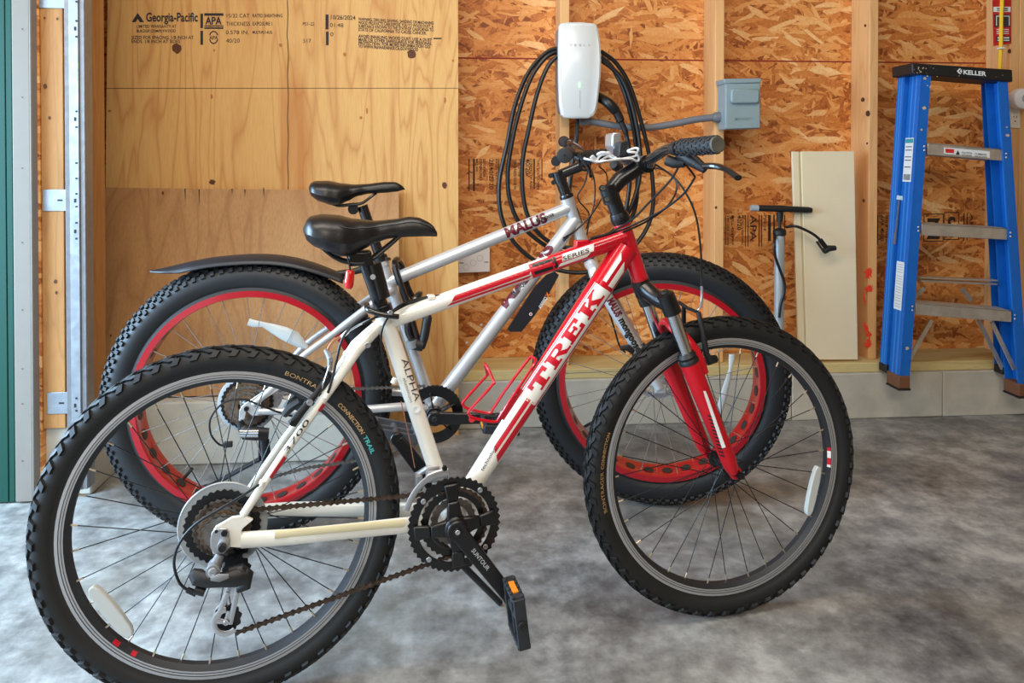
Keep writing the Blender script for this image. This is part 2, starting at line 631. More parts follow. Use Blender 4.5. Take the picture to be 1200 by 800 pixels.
def text_geo(s, bold=0.0):
    """flat letters as (verts, faces), baseline at v = 0, capital height about 1; returns also the width"""
    key = (s, bold)
    if key not in _TXT:
        cu = bpy.data.curves.new('t', 'FONT')
        cu.body = s
        cu.resolution_u = 3
        cu.offset = bold
        cu.size = 1.37
        ob = bpy.data.objects.new('t', cu)
        COL.objects.link(ob)
        bpy.context.view_layer.update()
        me = ob.evaluated_get(bpy.context.evaluated_depsgraph_get()).to_mesh()
        vs = [(v.co.x, v.co.y) for v in me.vertices]
        fs = [tuple(p.vertices) for p in me.polygons]
        bpy.data.objects.remove(ob)
        bpy.data.curves.remove(cu)
        _TXT[key] = (vs, fs, max([v[0] for v in vs] or [1]))
    return _TXT[key]


def decal(name, shapes, mapf, material, parent, cuts=0, cutaxis=1, label=None):
    """shapes: list of (verts, faces) in (u, v); cut into strips so that it can follow a round surface"""
    bm = bmesh.new()
    for vs, fs in shapes:
        bv = [bm.verts.new((u, v, 0)) for u, v in vs]
        for f in fs:
            try:
                bm.faces.new([bv[i] for i in f])
            except ValueError:
                pass
    if cuts == 'px':      # follows a round tube: cut into cells of a few photo pixels
        for axis in (0, 1):
            c = [v.co[axis] for v in bm.verts]
            lo, hi = min(c), max(c)
            k = max(1, int((hi - lo) / 2.2))
            for i in range(1, k):
                p = V((0, 0, 0)); p[axis] = lo + (hi - lo) * i / k
                nn = V((0, 0, 0)); nn[axis] = 1
                bmesh.ops.bisect_plane(bm, geom=bm.verts[:] + bm.edges[:] + bm.faces[:], plane_co=p, plane_no=nn, dist=1e-6)
    elif cuts:
        c = [v.co[cutaxis] for v in bm.verts]
        lo, hi = min(c), max(c)
        for i in range(1, cuts):
            p = V((0, 0, 0)); p[cutaxis] = lo + (hi - lo) * i / cuts
            nn = V((0, 0, 0)); nn[cutaxis] = 1
            bmesh.ops.bisect_plane(bm, geom=bm.verts[:] + bm.edges[:] + bm.faces[:], plane_co=p, plane_no=nn, dist=1e-6)
    for v in bm.verts:
        v.co = mapf(v.co.x, v.co.y)
    me = bpy.data.meshes.new(name)
    bm.to_mesh(me)
    bm.free()
    me.materials.append(M[material] if isinstance(material, str) else material)
    o = bpy.data.objects.new(name, me)
    COL.objects.link(o)
    o.parent = parent
    if label:
        o['label'] = label
    return o


def quad(u0, v0, u1, v1):
    return ([(u0, v0), (u1, v0), (u1, v1), (u0, v1)], [(0, 1, 2, 3)])


def poly(*pts):
    return (list(pts), [tuple(range(len(pts)))])


def txt(s, u=0.0, v=0.0, h=1.0, w=None, bold=0.0, shear=0.0, rot=0.0, center=False):
    """letters of height h at (u, v); w squeezes them to that width"""
    vs, fs, wd = text_geo(s, bold)
    k = (w / wd) if w else h
    o = []
    for a, b in vs:
        x, y = a * k - (wd * k / 2 if center else 0), b * h
        x += y * shear
        c, sn = math.cos(rot), math.sin(rot)
        o.append((u + x * c - y * sn, v + x * sn + y * c))
    return (o, fs)

WROOT = {}


def thing(name, loc, label, cat, group=None):
    o = empty(name, loc)
    tag(o, label, cat, group)
    WROOT[o.name] = V(loc)
    return o


def own(o, root):
    """parent a mesh built in world space under its thing"""
    o.parent = root
    if root.name in WROOT:
        o.matrix_parent_inverse = Matrix.Translation(-WROOT[root.name])
    return o


Y_STUD, Y_OSB, Y_CURB, Y_SILL = 2.840, 2.980, 2.777, 2.792
Z_CURB = W(973, 437, Y_SILL).z
Z_SILL = Z_CURB + 0.038
# ------------------------------------------------------------------ floor and shell
b = MB().box2((-9, -4.2, -0.12), (5.2, 3.3, 0))
floor = struct(b.obj('floor', 'floor', smooth=False))
ceil = struct(MB().box2((-1.6, -4.2, 2.75), (4.4, 3.2, 2.85)).obj('ceiling', 'ceil', smooth=False))
struct(MB().box2((4.2, -4.2, 0), (4.35, 3.2, 2.75)).obj('wall_right', 'wallb', smooth=False))
struct(MB().box2((-1.6, -4.35, 0), (4.35, -4.2, 2.75)).obj('wall_front', 'wallb', smooth=False))

# back wall: two courses of strand board behind 2x6 studs on a sill and a concrete stem wall
wall = struct(MB().box2((-1.9, Y_OSB + 0.012, Z_SILL - 0.01), (4.2, Y_OSB + 0.05, 2.75)).obj('wall_back', 'wallb', smooth=False))
z_seam = W(700, 69.5, Y_OSB).z
xl, xr = -1.6, 4.2
MB().box2((xl, Y_OSB, Z_SILL), (xr, Y_OSB + 0.012, z_seam - 0.0015)).obj('strand_board', 'osb', wall, smooth=False)
MB().box2((xl, Y_OSB, z_seam + 0.0015), (xr, Y_OSB + 0.012, 2.75)).obj('strand_board', 'osb', wall, smooth=False)
MB().box2((xl, Y_OSB - 0.0008, z_seam - 0.003), (xr, Y_OSB + 0.006, z_seam + 0.003)).obj('board_seam', 'redline', wall, smooth=False)


def stud(x0, x1, z0=Z_SILL, y0=Y_STUD, m='stud'):
    return MB().box2((x0, y0, z0), (x1, Y_OSB, 2.75)).obj('stud', m, wall, bevel=0.003)


xA = W(667.5, 200, Y_STUD).x
xB = W(848.5, 200, Y_STUD).x
xC = W(1029, 150, Y_STUD).x
xD = xC + 0.565
for x in (xA - 1.17, xA - 0.57, xA, xB, xC):
    stud(x - 0.038, x)
stud(xD, xD + 0.040)
stud(xD + 0.041, xD + 0.165)
sill = MB().box2((-1.35, Y_SILL, Z_CURB), (4.2, Y_OSB, Z_SILL)).obj('sill_plate', 'sill', wall, bevel=0.003)
# stem wall with two cast joints
xs = [-1.35, W(450, 480, Y_CURB).x, W(928, 470, Y_CURB).x, W(1105, 470, Y_CURB).x, 4.2]
for i in range(4):
    MB().box2((xs[i] + 0.001, Y_CURB, 0), (xs[i + 1] - 0.001, Y_OSB + 0.05, Z_CURB)).obj('stem_wall_block', 'curb', wall, bevel=0.004)

# spray marks and knots on the studs
def blot(px, py, y, rx, rz, m, name, parent, n=14, jag=0.25, rot=0.0):
    c = W(px, py, y - 0.0012)
    pts = []
    for k in range(n):
        a = 2 * PI * k / n
        q = 1 + random.uniform(-jag, jag)
        u, w_ = rx * q * math.cos(a), rz * q * math.sin(a)
        pts.append((u * math.cos(rot) - w_ * math.sin(rot), u * math.sin(rot) + w_ * math.cos(rot)))
    return decal(name, [poly(*pts)], lambda u, v: V((c.x + u, c.y, c.z + v)), m, parent)


for px, py, rx, rz, r in ((1018, 319, .018, .022, 0), (1018, 338, .018, .014, .3), (1015, 384, .008, .022, .4), (1019, 392, .012, .012, 0), (1018, 403, .014, .020, 0), (1013, 350, .004, .03, .1)):
    blot(px, py, Y_STUD, rx, rz, 'spray', 'spray_mark', wall, n=26, jag=0.42, rot=r)
for px, py, r in ((1017, 133, .010), (1011, 117, .008), (1016, 168, .004), (1012, 235, .006), (839, 243, .005), (1183, 60, .008), (1014, 30, .005)):
    blot(px, py, Y_STUD, r, r * 1.15, 'knot', 'stud_knot', wall, jag=0.12)

# stamps printed on the strand board
def plane_map(px, py, y):
    c = W(px, py, y)
    return lambda u, v: V((c.x + u, y - 0.0012, c.z + v))


def osb_stamp(px, py, rows):
    """sideways grade stamp: each row is (offset px, text, height px, length px) reading downwards"""
    k = (Y_OSB + 0.1) / FPX * 1.02
    sh = []
    for dx, s, h, ln in rows:
        if s == '|':
            sh.append(quad(dx * k, -ln * k, (dx + h) * k, 0))
        else:
            sh.append(txt(s, dx * k, 0, h * k, ln * k, 0.01, rot=-PI / 2))
    decal('grade_stamp', sh, plane_map(px, py, Y_OSB), 'inkosb', wall)


osb_stamp(548, 186, [(1, '|', 1.2, 36), (6, '|', 2, 36), (9, 'MILL 458', 2.6, 14), (13, 'EXPOSURE 1', 3, 24), (17, 'SIZED FOR SPACING', 3, 20), (24, '2R40/2F20', 5, 34),
                        (31, 'RATED SHEATHING', 2.6, 36), (34, '|', .8, 26), (37, '|', .8, 26), (40, '19/32 CAT', 3, 18)])
osb_stamp(600, 186, [(2, 'THICKNESS 0.578 IN', 3, 34), (7, 'PS 2-18', 3, 20), (15, '40/20', 5.4, 17), (20, 'STRENGTH AXIS', 3, 34), (24, '|', 1.6, 34), (28, 'THIS SIDE DOWN', 3, 34), (33, '|', 1, 24)])
osb_stamp(848, 252, [(2, '|', .8, 34), (4, 'THIS SIDE DOWN', 2.4, 34), (9, 'MILL 458 PRP', 3, 34), (16, '40/20', 5, 17), (21, 'RATED SHEATHING', 2.4, 34), (25, '|', 1, 36), (28, '|', 1, 36),
                        (31, 'APA', 8, 30), (41, '|', 1, 36), (44, '|', 1, 36), (47, 'PS 2-18', 3, 18), (52, '|', 3.4, 30), (58, '|', 2, 34), (66, '|', 1.6, 34), (71, '|', 1.2, 34)])
osb_stamp(1026, 252, [(1, '|', 2, 34), (6, 'APA 40/20', 4, 30), (12, 'SHEATHING', 3, 34), (17, '|', 1.5, 34)])


def frame_stamp(px, py, w, h, s):
    k = (Y_OSB + 0.12) / FPX * 1.03
    sh = [quad(0, 0, w * k, 1 * k), quad(0, h * k, w * k, (h + 1) * k), quad(0, 0, k, h * k), quad((w - 1) * k, 0, w * k, h * k),
          txt(s, w * k / 2, 3.5 * k, (h - 7) * k, (w - 8) * k, 0.03, center=True)]
    decal('grade_stamp', sh, plane_map(px, py, Y_OSB), 'inkosb', wall)


frame_stamp(1082, 283, 24, 31, 'Z')
frame_stamp(1106, 281, 18, 31, 'S')
osb_stamp(1128, 250, [(1, '|', 1.4, 32), (5, '|', 1, 32), (9, 'APA', 4, 26)])

# concrete ledge in front of the left end of the wall, under the old plywood
p_ledge = Z(225, 545)
z_ledge = 0.215
x_le = W(446, 500, p_ledge.y).x
ledge = MB().box2((-1.5, p_ledge.y, 0), (x_le, 2.70, z_ledge)).obj('trim_ledge', 'curb', bevel=0.006)
struct(ledge)

# ------------------------------------------------------------------ left side: door jamb seen end on
Y_J = 2.30
jx = lambda px: W(px, 300, Y_J).x
jamb = struct(MB().box2((jx(49), Y_J, z_ledge), (jx(75) + 0.001, Y_J + 0.10, 2.75)).obj('wall_left', 'jamb_stud', bevel=0.002))
MB().box2((jx(75) + 0.002, Y_J + 0.004, z_ledge), (jx(102), Y_J + 0.118, 2.75)).obj('jamb_stud', 'jamb_stud', jamb, bevel=0.003)
MB().box2((jx(39), Y_J - 0.004, 0.02), (jx(49) - 0.001, Y_J + 0.10, 2.75)).obj('strand_board', 'osb', jamb, smooth=False)
MB().box2((jx(39), p_ledge.y - 0.20, 0), (jx(102), p_ledge.y - 0.001, z_ledge - 0.001)).obj('ledge', 'curb', jamb, bevel=0.006)
for px, py, r in ((53, 101, .006), (58, 138, .004), (65, 330, .005), (67, 22, .003), (52, 21, .003), (66, 343, .004)):
    blot(px, py, Y_J, r, r * 1.3, 'knot', 'knot', jamb, jag=0.15)
t1 = struct(MB().box2((W(15.5, 300, Y_J - .03).x, Y_J - 0.03, 0.006), (W(36.5, 300, Y_J - .03).x, Y_J + 0.03, 2.75)).box2((W(36.5, 300, Y_J - .03).x, Y_J - 0.034, 0.006), (W(39.2, 300, Y_J - .03).x, Y_J + 0.02, 2.75)).obj('trim_1', 'trim', bevel=0.003))
for py in (34, 114, 197, 284, 363, 432, 473, 540):
    blot(26, py, Y_J - 0.03, .0022, .0022, 'pencil', 'nail_head', t1, jag=0.1)
t2 = struct(MB().box2((jx(-90), Y_J - 0.025, 0.004), (W(7.6, 300, Y_J - .025).x, Y_J + 0.05, 2.75)).box2((W(8.1, 300, Y_J - .025).x, Y_J - 0.024, 0.004), (W(15.3, 300, Y_J - .025).x, Y_J + 0.05, 2.75)).obj('trim_2', 'green', bevel=0.002))

struct(MB().box2((-1.47, Y_J + 0.12, 0), (-1.44, Y_OSB + 0.01, 2.75)).obj('wall_left_sheathing', 'wallb', smooth=False))
# header above the door opening and the rest of that wall
struct(MB().box2((-1.62, -4.2, 2.25), (-1.47, Y_J - 0.05, 2.75)).obj('wall_door_side', 'wallb', smooth=False))

# garage door track: rolled steel channel with slots, held by angle brackets
Y_T = 2.22
tx = lambda px: W(px, 300, Y_T).x
tr = thing('door_track', (tx(88), Y_T, 0.0), 'galvanized steel garage door track standing by the door jamb', 'door track')
z_t0 = W(97, 574, Y_T).z
b = MB()
x0, x1, x2, x3 = tx(75.5), tx(81.5), tx(93), tx(99.5)
prof = [(x0, Y_T + 0.045), (x0, Y_T + 0.008), (x0 + 0.004, Y_T + 0.002), (x1, Y_T + 0.004), (x1 + 0.002, Y_T), (x2, Y_T), (x2 + 0.003, Y_T + 0.006), (x3 - 0.002, Y_T + 0.007), (x3, Y_T + 0.012), (x3, Y_T + 0.05),
        (x3 - 0.003, Y_T + 0.05), (x3 - 0.003, Y_T + 0.012), (x2, Y_T + 0.009), (x2 - 0.002, Y_T + 0.003), (x1 + 0.003, Y_T + 0.003), (x0 + 0.005, Y_T + 0.008), (x0 + 0.003, Y_T + 0.045)]
b.prism(prof, lambda u, v, t: V((u, v, t)), max(z_t0, 0.0), 2.4)
own(b.obj('channel', 'galv', smooth=False), tr)
b = MB()
for py in (2, 24.5, 33.5, 43, 130.5, 139.5, 149, 191, 209, 227, 235, 242, 261, 271, 279.5, 466.5, 475, 481):
    q = W(88 if py in (33.5, 139.5, 235, 271, 475) else 89.5, py, Y_T)
    b.box((q.x, Y_T - 0.0006, q.z), (0.005, 0.002, 0.011 if py in (33.5, 139.5, 235, 271, 475) else 0.005))
own(stuff(b.obj('slot', 'dark')), tr)
for py, xa in ((-3, 48), (234.5, 51), (472, 54.5)):
    q = W(60, py, Y_J)
    h = 0.033
    b = MB().box2((jx(xa), Y_J - 0.0035, q.z - h), (tx(77), Y_J - 0.0005, q.z + h)).box2((tx(75.5), Y_T + 0.02, q.z - h), (tx(75.5) + 0.003, Y_J, q.z + h))
    br = own(b.obj('bracket', 'galv', bevel=0.001), tr)
    e = MB().box((jx(71.5), Y_J - 0.0042, q.z), (0.014, 0.0015, 0.005)).obj('slot', 'dark', br)

# ------------------------------------------------------------------ plywood sheets
def sheet(name, corners, thick, m, label, cat='plywood'):
    """corners of the front face: bottom left, bottom right, top right, top left"""
    c = [V(p) for p in corners]
    n = (c[1] - c[0]).cross(c[3] - c[0]).normalized()
    if n.y > 0:
        n = -n
    o = MB().hexa([c[0], c[1], c[1] - n * thick, c[0] - n * thick, c[3], c[2], c[2] - n * thick, c[3] - n * thick]).obj(name, [m, 'ply_edge'], smooth=False)
    tag(o, label, cat)
    return o, c, n


def plyz(z):      # front face of the tall sheet leans back a little
    return 2.725 + 0.038 * z


xp0, xp1 = W(123.5, 150, plyz(1)).x, W(537, 150, plyz(1)).x
ply, pc, pn = sheet('plywood_sheet', [(xp0, plyz(0), 0), (xp1, plyz(0), 0), (xp1, plyz(2.44), 2.44), (xp0, plyz(2.44), 2.44)], 0.015, 'ply',
                    'tall pale plywood sheet with black printed stamps leaning upright against the studs')


def PP(px, py, off=0.001):
    """pixel on the face of the tall sheet"""
    d = ray(px, py)
    t = (2.725 + 0.038 * CAM.z - CAM.y) / (d.y - 0.038 * d.z)
    p = CAM + d * t
    return V((p.x, p.y - off, p.z))


def ply_map(u, v):
    return PP(u, v)


def sq(x0, y0, x1, y1):
    return ([(x0, y0), (x1, y0), (x1, y1), (x0, y1)], [(0, 1, 2, 3)])


def ptxt(s, x, y, h, w, bold=0.0, slope=0.0):
    """letters in photo pixels with the baseline at (x, y)"""
    vs, fs, wd = text_geo(s, bold)
    k = w / wd
    return ([(x + a * k, y - b_ * h + a * k * slope) for a, b_ in vs], fs)


sh = [poly((154.5, 26), (161.5, 15), (169, 26), (164, 26), (161.5, 22), (159, 26)), ptxt('Georgia-Pacific', 171, 25, 10.5, 61, 0.035)]
sh += [ptxt('LIMITED WARRANTY AT', 160, 32.5, 3.6, 47, 0.012), ptxt('BUILDGP.COM/PLYWOOD', 160, 37.8, 3.4, 46, 0.02),
       ptxt('SIZED FOR SPACING. 1/8 INCH AT', 154, 45.8, 4.0, 73, 0.015), ptxt('ENDS. 1/8 INCH AT SIDES', 154, 50.4, 4.0, 57, 0.015)]
decal('mill_stamp', sh, ply_map, 'ink', ply)
sh = [sq(235, 16, 238, 33), sq(235, 36, 238, 52.5), sq(239.5, 15.5, 262, 18.5), sq(239.5, 29.8, 262, 31), sq(239.5, 32, 262, 33.8), ptxt('APA', 241, 28.5, 9, 19, 0.04), ptxt('APA', 245.5, 46.3, 4.6, 10, 0.02)]
ring = []
for a0, a1 in ((0.35, PI - 0.35), (PI + 0.35, 2 * PI - 0.35)):
    pts = [(250.5 + math.cos(a0 + (a1 - a0) * i / 8) * 5.6, 43.8 + math.sin(a0 + (a1 - a0) * i / 8) * 7.8) for i in range(9)]
    pts += [(250.5 + math.cos(a1 + (a0 - a1) * i / 8) * 4.3, 43.8 + math.sin(a1 + (a0 - a1) * i / 8) * 6.4) for i in range(9)]
    for i in range(8):
        ring.append(([pts[i], pts[i + 1], pts[16 - i], pts[17 - i]], [(0, 1, 2, 3)]))
decal('grade_stamp', sh + ring, ply_map, 'ink', ply)
sh = [ptxt('15/32 CAT', 264.5, 20.5, 4.6, 28), ptxt('RATED SHEATHING', 296, 20.3, 4.2, 35, 0.01), ptxt('THICKNESS', 265, 30.3, 5, 28), ptxt('EXPOSURE 1', 296, 29.8, 4.4, 23, 0.01),
      ptxt('0.578 IN.', 264.5, 40, 4.6, 27), ptxt('MULTI-PLY-4UG', 296, 39.5, 3.6, 23, 0.02), ptxt('40/20', 265, 50, 5, 16), ptxt('PS1-22', 354.5, 30, 4.2, 14), ptxt('517', 355, 50.3, 5, 9.5)]
decal('grade_stamp', sh, ply_map, 'ink', ply)
sh = [sq(381.5, 17, 385, 34.5), sq(382, 37, 385.2, 53), ptxt('10/26/2024', 386.5, 22.5, 5.2, 30, 0.01, .03), ptxt('01:48', 386.5, 31.5, 4.8, 16, 0.0, .03), ptxt('0', 387, 42.5, 5, 3.6)]
decal('date_stamp', sh, ply_map, 'ink', ply)
w1 = ['WARNING: DRILLING, SAWING, SANDING OR MACHINING', 'WOOD PRODUCTS CAN EXPOSE YOU TO WOOD DUST, A', 'SUBSTANCE KNOWN TO THE STATE OF CALIFORNIA TO', 'STATE OF CALIFORNIA TO CAUSE CANCER.']
w2 = ['AVOID INHALING WOOD DUST. USE A DUST', 'MASK OR OTHER SAFEGUARDS FOR PERSONAL', 'PROTECTION. FOR MORE INFORMATION GO', 'TO WWW.P65WARNINGS.CA.GOV/WOOD']
sh = [ptxt(s, 420, 24 + i * 4.1, 3.7, (88, 88, 88, 80)[i], 0.02, .055) for i, s in enumerate(w1)]
sh += [ptxt(s, 420, 44 + i * 4.0, 3.7, (86, 86, 84, 70)[i], 0.03, .055) for i, s in enumerate(w2)] + [sq(508, 44.3, 517.5, 45.8)]
decal('warning_stamp', sh, ply_map, 'ink', ply)
decal('chalk_line', [sq(123.8, 103.0, 536.5, 103.6)], lambda u, v: PP(u, v + (0 if u > 330 else 0.2)), 'pencil', ply)
b = []
y = 0.0
x = 337.0
while y < 222:
    x2 = 337 + 0.5 * math.sin(y * 0.13) + (0.6 if y > 40 else 0)
    b.append(([(x - .55, y), (x + .45, y), (x2 + .45, y + 6), (x2 - .55, y + 6)], [(0, 1, 2, 3)]))
    x = x2
    y += 6
decal('pencil_line', b, ply_map, 'pencil', ply)
for px, py, rx, ry in ((207, 57, 5.2, 5.5), (482, 64, 5, 5.5), (249, 213, 4, 3), (521, 217, 3, 3.5), (430, 130, 1.4, 3.4), (423, 138, 1.5, 2), (521.5, 117.5, 1.4, 3.6), (248, 113, 1.4, 3), (329, 53, 2, 2), (404, 64, 2, 2.4), (531, 71, 1.4, 1.2), (251, 59, 1.2, 1.4), (128.5, 130, 2.4, 1.4)):
    pts = []
    for k in range(12):
        q = 1 + random.uniform(-.22, .22)
        pts.append((px + rx * q * math.cos(k * PI / 6), py + ry * q * math.sin(k * PI / 6)))
    decal('knot', [poly(*pts)], ply_map, 'knot' if rx > 2.5 else 'pitch', ply)

# the lower, weathered sheet standing on the ledge
zt = 0.93
yb, yt = p_ledge.y + 0.045, 2.73
bl, brt = W(113, 460, yb).x, W(467.5, 460, yb).x
tl, tr_ = W(113, 219.5, yt), W(467.5, 224, yt)
ply2, c2, n2 = sheet('plywood_sheet', [(bl, yb, z_ledge + 0.006), (brt, yb, z_ledge + 0.006), tuple(tr_), tuple(tl)], 0.012, 'ply2',
                     'lower weathered brown plywood offcut leaning on the concrete ledge behind the fat tire', 'plywood')
A2 = V((bl, yb, z_ledge)); slope2 = (yt - yb) / (tl.z - z_ledge)


def P2(px, py):
    d = ray(px, py)
    t = (yb + slope2 * (CAM.z - z_ledge) - CAM.y) / (d.y - slope2 * d.z)
    p = CAM + d * t
    return V((p.x, p.y - 0.001, p.z))


for x0, y0, h in ((217, 221, 18), (233.5, 222, 22), (272, 221, 8), (287, 222, 9), (309, 220, 12)):
    decal('split', [poly((x0 - .7, y0), (x0 + .7, y0), (x0 + .2, y0 + h))], P2, 'dark', ply2)
for px, py, r in ((121, 314, 2), (191, 226, 1.6), (130, 393, 1.2), (123, 281, 1.2)):
    decal('knot', [poly(*[(px + r * math.cos(k), py + r * 1.4 * math.sin(k)) for k in range(6)])], P2, 'knot', ply2)

# ------------------------------------------------------------------ car charger with its cable
ch = thing('car_charger', tuple(W(679, 138, 2.84)), 'white wall-mounted car charger with a green light on the stud', 'charger')
yc0, yc1 = Y_STUD, 2.735
half = [(655.0, 29.5), (657.5, 26.6), (664, 25.4), (680, 25.0), (696, 26.5), (699.5, 28.2), (701.5, 33), (704.3, 50), (705.3, 70), (704.6, 90), (701.5, 118), (699, 131), (696.5, 135.5), (690, 138.6), (672, 138.8), (661, 137.6), (657.6, 134.5),
        (655.6, 122), (654.6, 95), (654.3, 60)]


def chpt(u, v, t):
    p = W(u, v, yc1)
    return V((p.x, t, p.z))


cx, cz = 680, 82
inner = [(cx + (u - cx) * .90, cz + (v - cz) * .95) for u, v in half]
b = MB()
n = len(half)
loops = [[chpt(u, v, yc1 + 0.020) for u, v in half], [chpt(cx + (u - cx) * .985, cz + (v - cz) * .99, yc1 + 0.008) for u, v in half], [chpt(u, v, yc1 + 0.002) for u, v in inner]]
bul = []
b.add(sum(loops, []), [(k * n + i, k * n + (i + 1) % n, (k + 1) * n + (i + 1) % n, (k + 1) * n + i) for k in range(2) for i in range(n)] + [tuple(range(2 * n, 3 * n)), tuple(range(n - 1, -1, -1))])
face = own(b.obj('faceplate', 'white_gloss'), ch)
for bz in face.data.polygons:
    bz.use_smooth = True
back = [(cx + (u - cx) * .93 - 1.5, cz + (v - cz) * .93 - 1) for u, v in half]
own(MB().prism(back, chpt, yc1 + 0.021, yc0 - 0.001).obj('body', 'grey_plastic'), ch)
fm = lambda u, v: chpt(u, v, yc1 + 0.0008)
own(decal('lettering', [ptxt(c, 667.5 + i * 5.4, 54, 2.6, 2.8, 0.02) for i, c in enumerate('TESLA')], fm, 'grey_text', None), ch)
own(MB().box(tuple(chpt(679.5, 99.5, yc1 + 0.0006)), (0.0042, 0.0025, 0.017)).obj('indicator_light', 'led', bevel=0.001), ch)
own(decal('light_bar', [sq(679.2, 106, 679.8, 127)], fm, 'grey_text', None), ch)


def cpath(pts, y, k=8):
    return smooth_path([W(p[0], p[1], p[2] if len(p) > 2 else y) for p in pts], k)


loops = [
    [(655, 56, 2.79), (640, 62), (620, 84), (604, 122), (594, 170), (585, 215), (588, 255), (606, 288), (640, 312), (685, 319), (725, 304), (753, 276), (765, 243), (763, 195), (752, 145), (738, 100), (722, 74), (704, 60, 2.79)],
    [(655, 60, 2.79), (639, 68), (622, 92), (608, 132), (599, 172), (595, 205), (598, 236), (612, 265), (648, 292), (690, 297), (722, 282), (743, 248), (747, 205), (744, 160), (733, 112), (718, 80), (704, 66, 2.79)],
    [(655, 64, 2.77), (642, 78), (630, 108), (620, 150), (612, 195), (616, 245), (634, 276), (664, 290), (700, 284), (732, 256), (748, 216), (750, 175), (741, 125), (727, 90), (704, 70, 2.77)]]
for i, lp in enumerate(loops):
    own(MB().tube(cpath(lp, 2.780 - 0.014 * (i - 1)), 0.0085, 8).obj('cable', 'cable'), ch)
own(MB().tube(cpath([(677, 138, 2.79), (675.5, 160), (672, 185), (667, 225), (668, 262), (684, 288), (710, 286)], 2.765), 0.0085, 8).obj('cable', 'cable'), ch)
own(MB().tube(cpath([(700, 113, 2.80), (712, 120), (722, 131), (728, 143), (734, 158), (738, 185), (737, 225), (728, 262), (705, 287)], 2.752), [0.019] * 8 + [0.020] * 8 + [0.017] * 8 + [0.011] * 8 + [0.0085] * 33, 10).obj('plug_handle', 'cable'), ch)

# ------------------------------------------------------------------ disconnect box and conduit
bx = thing('disconnect_box', tuple(W(868, 150, Y_STUD)), 'grey metal electrical disconnect box screwed to the stud', 'electrical box')
yb0 = 2.75
bp = lambda u, v, t: V((W(u, v, yb0).x, t, W(u, v, yb0).z))
own(MB().prism([(850.5, 95), (891.5, 93.5), (891.5, 150.5), (850.5, 151.5)], bp, yb0 + 0.006, Y_STUD - 0.001).obj('body', 'box', bevel=0.004), bx)
lid = own(MB().prism([(847.5, 92.5), (891.8, 91.5), (891.8, 97), (849, 98)], bp, yb0 - 0.004, Y_STUD - 0.002).prism([(850.5, 98), (891, 97), (891, 150), (850.5, 151)], bp, yb0, yb0 + 0.008).obj('cover', 'box', bevel=0.003), bx)
own(MB().prism([(855, 106.5), (857.5, 104.5), (886, 104.5), (888.5, 106.5), (888.5, 119), (886, 121.5), (857.5, 121.5), (855, 119)], bp, yb0 - 0.016, yb0 + 0.002).obj('handle_bulge', 'box', bevel=0.006), bx)
own(decal('lettering', [ptxt('MIDWEST', 861, 141, 3.4, 19, 0.01)], lambda u, v: bp(u, v, yb0 - 0.001), 'box_mark', None), bx)
yk = 2.817
cd = thing('flexible_conduit', tuple(W(700, 145, 2.80)), 'grey flexible conduit running from the car charger to the disconnect box', 'conduit')
path = cpath([(689, 142), (700, 143.5), (720, 147), (745, 149.5), (765, 149), (790, 145), (815, 140), (838, 137.5)], yk, 10)
rr = [0.0135 + (0.0007 if i % 2 else 0) for i in range(len(path))]
own(MB().tube(path, rr, 10).obj('conduit_tube', 'conduit'), cd)
own(MB().tube([W(835, 138, yk), W(838, 137.7, yk), W(838, 137.7, yk), W(847.5, 137, yk)], [0.017, 0.019, 0.0215, 0.0215], 12).obj('fitting', 'conduit'), cd)
own(MB().tube([W(679, 141.5, yk), W(690, 142.3, yk)], [0.0175, 0.0175], 12).obj('fitting', 'grey_plastic'), cd)

# ------------------------------------------------------------------ white junction box between the studs
jb = thing('junction_box', tuple(W(555, 319, Y_OSB)), 'shallow white junction box with round knockouts on the strand board', 'junction box')
yj = 2.935
jp = lambda u, v, t: V((W(u, v, yj).x, t, W(u, v, yj).z))
own(MB().prism([(537, 294), (574, 290.5), (574, 318.5), (537, 320)], jp, yj, Y_OSB - 0.001).obj('body', 'white_plastic', bevel=0.003), jb)
for px, py in ((546, 313), (554.5, 308), (562.5, 302.5)):
    c = jp(px, py, yj)
    own(MB().lathe([(0.0125, -0.0006), (0.0125, 0.0008), (0.0112, 0.0008), (0.0112, -0.0006)], c, (0, -1, 0), 20, True).obj('knockout', 'grey_text'), jb)
own(MB().box(tuple(jp(541, 308, yj)), (0.017, 0.002, 0.003)).obj('slot', 'dark'), jb)
own(MB().box(tuple(jp(570, 307, yj)), (0.017, 0.002, 0.003)).obj('slot', 'dark'), jb)

# ------------------------------------------------------------------ cream board leaning on the studs
cb = thing('cream_board', tuple(W(967, 424, 2.81)), 'cream plank with a grooved edge standing on the sill against the stud', 'board')
yc = 2.812
cp = lambda u, v, t: V((W(u, v, yc).x, t, W(u, v, yc).z))
own(MB().prism([(939, 177.5), (1001, 177), (1005.5, 421.5), (946, 421.5)], cp, yc, yc + 0.014).obj('face_panel', 'cream', bevel=0.002), cb)
own(MB().prism([(928.5, 177.5), (936.5, 177.5), (944, 421.5), (936.5, 421.5)], cp, yc + 0.002, yc + 0.014).obj('edge_tongue', 'cream', bevel=0.002), cb)
own(MB().prism([(936.5, 178), (939, 178), (946, 421), (944, 421)], cp, yc + 0.006, yc + 0.013).obj('groove', 'cream_dk'), cb)

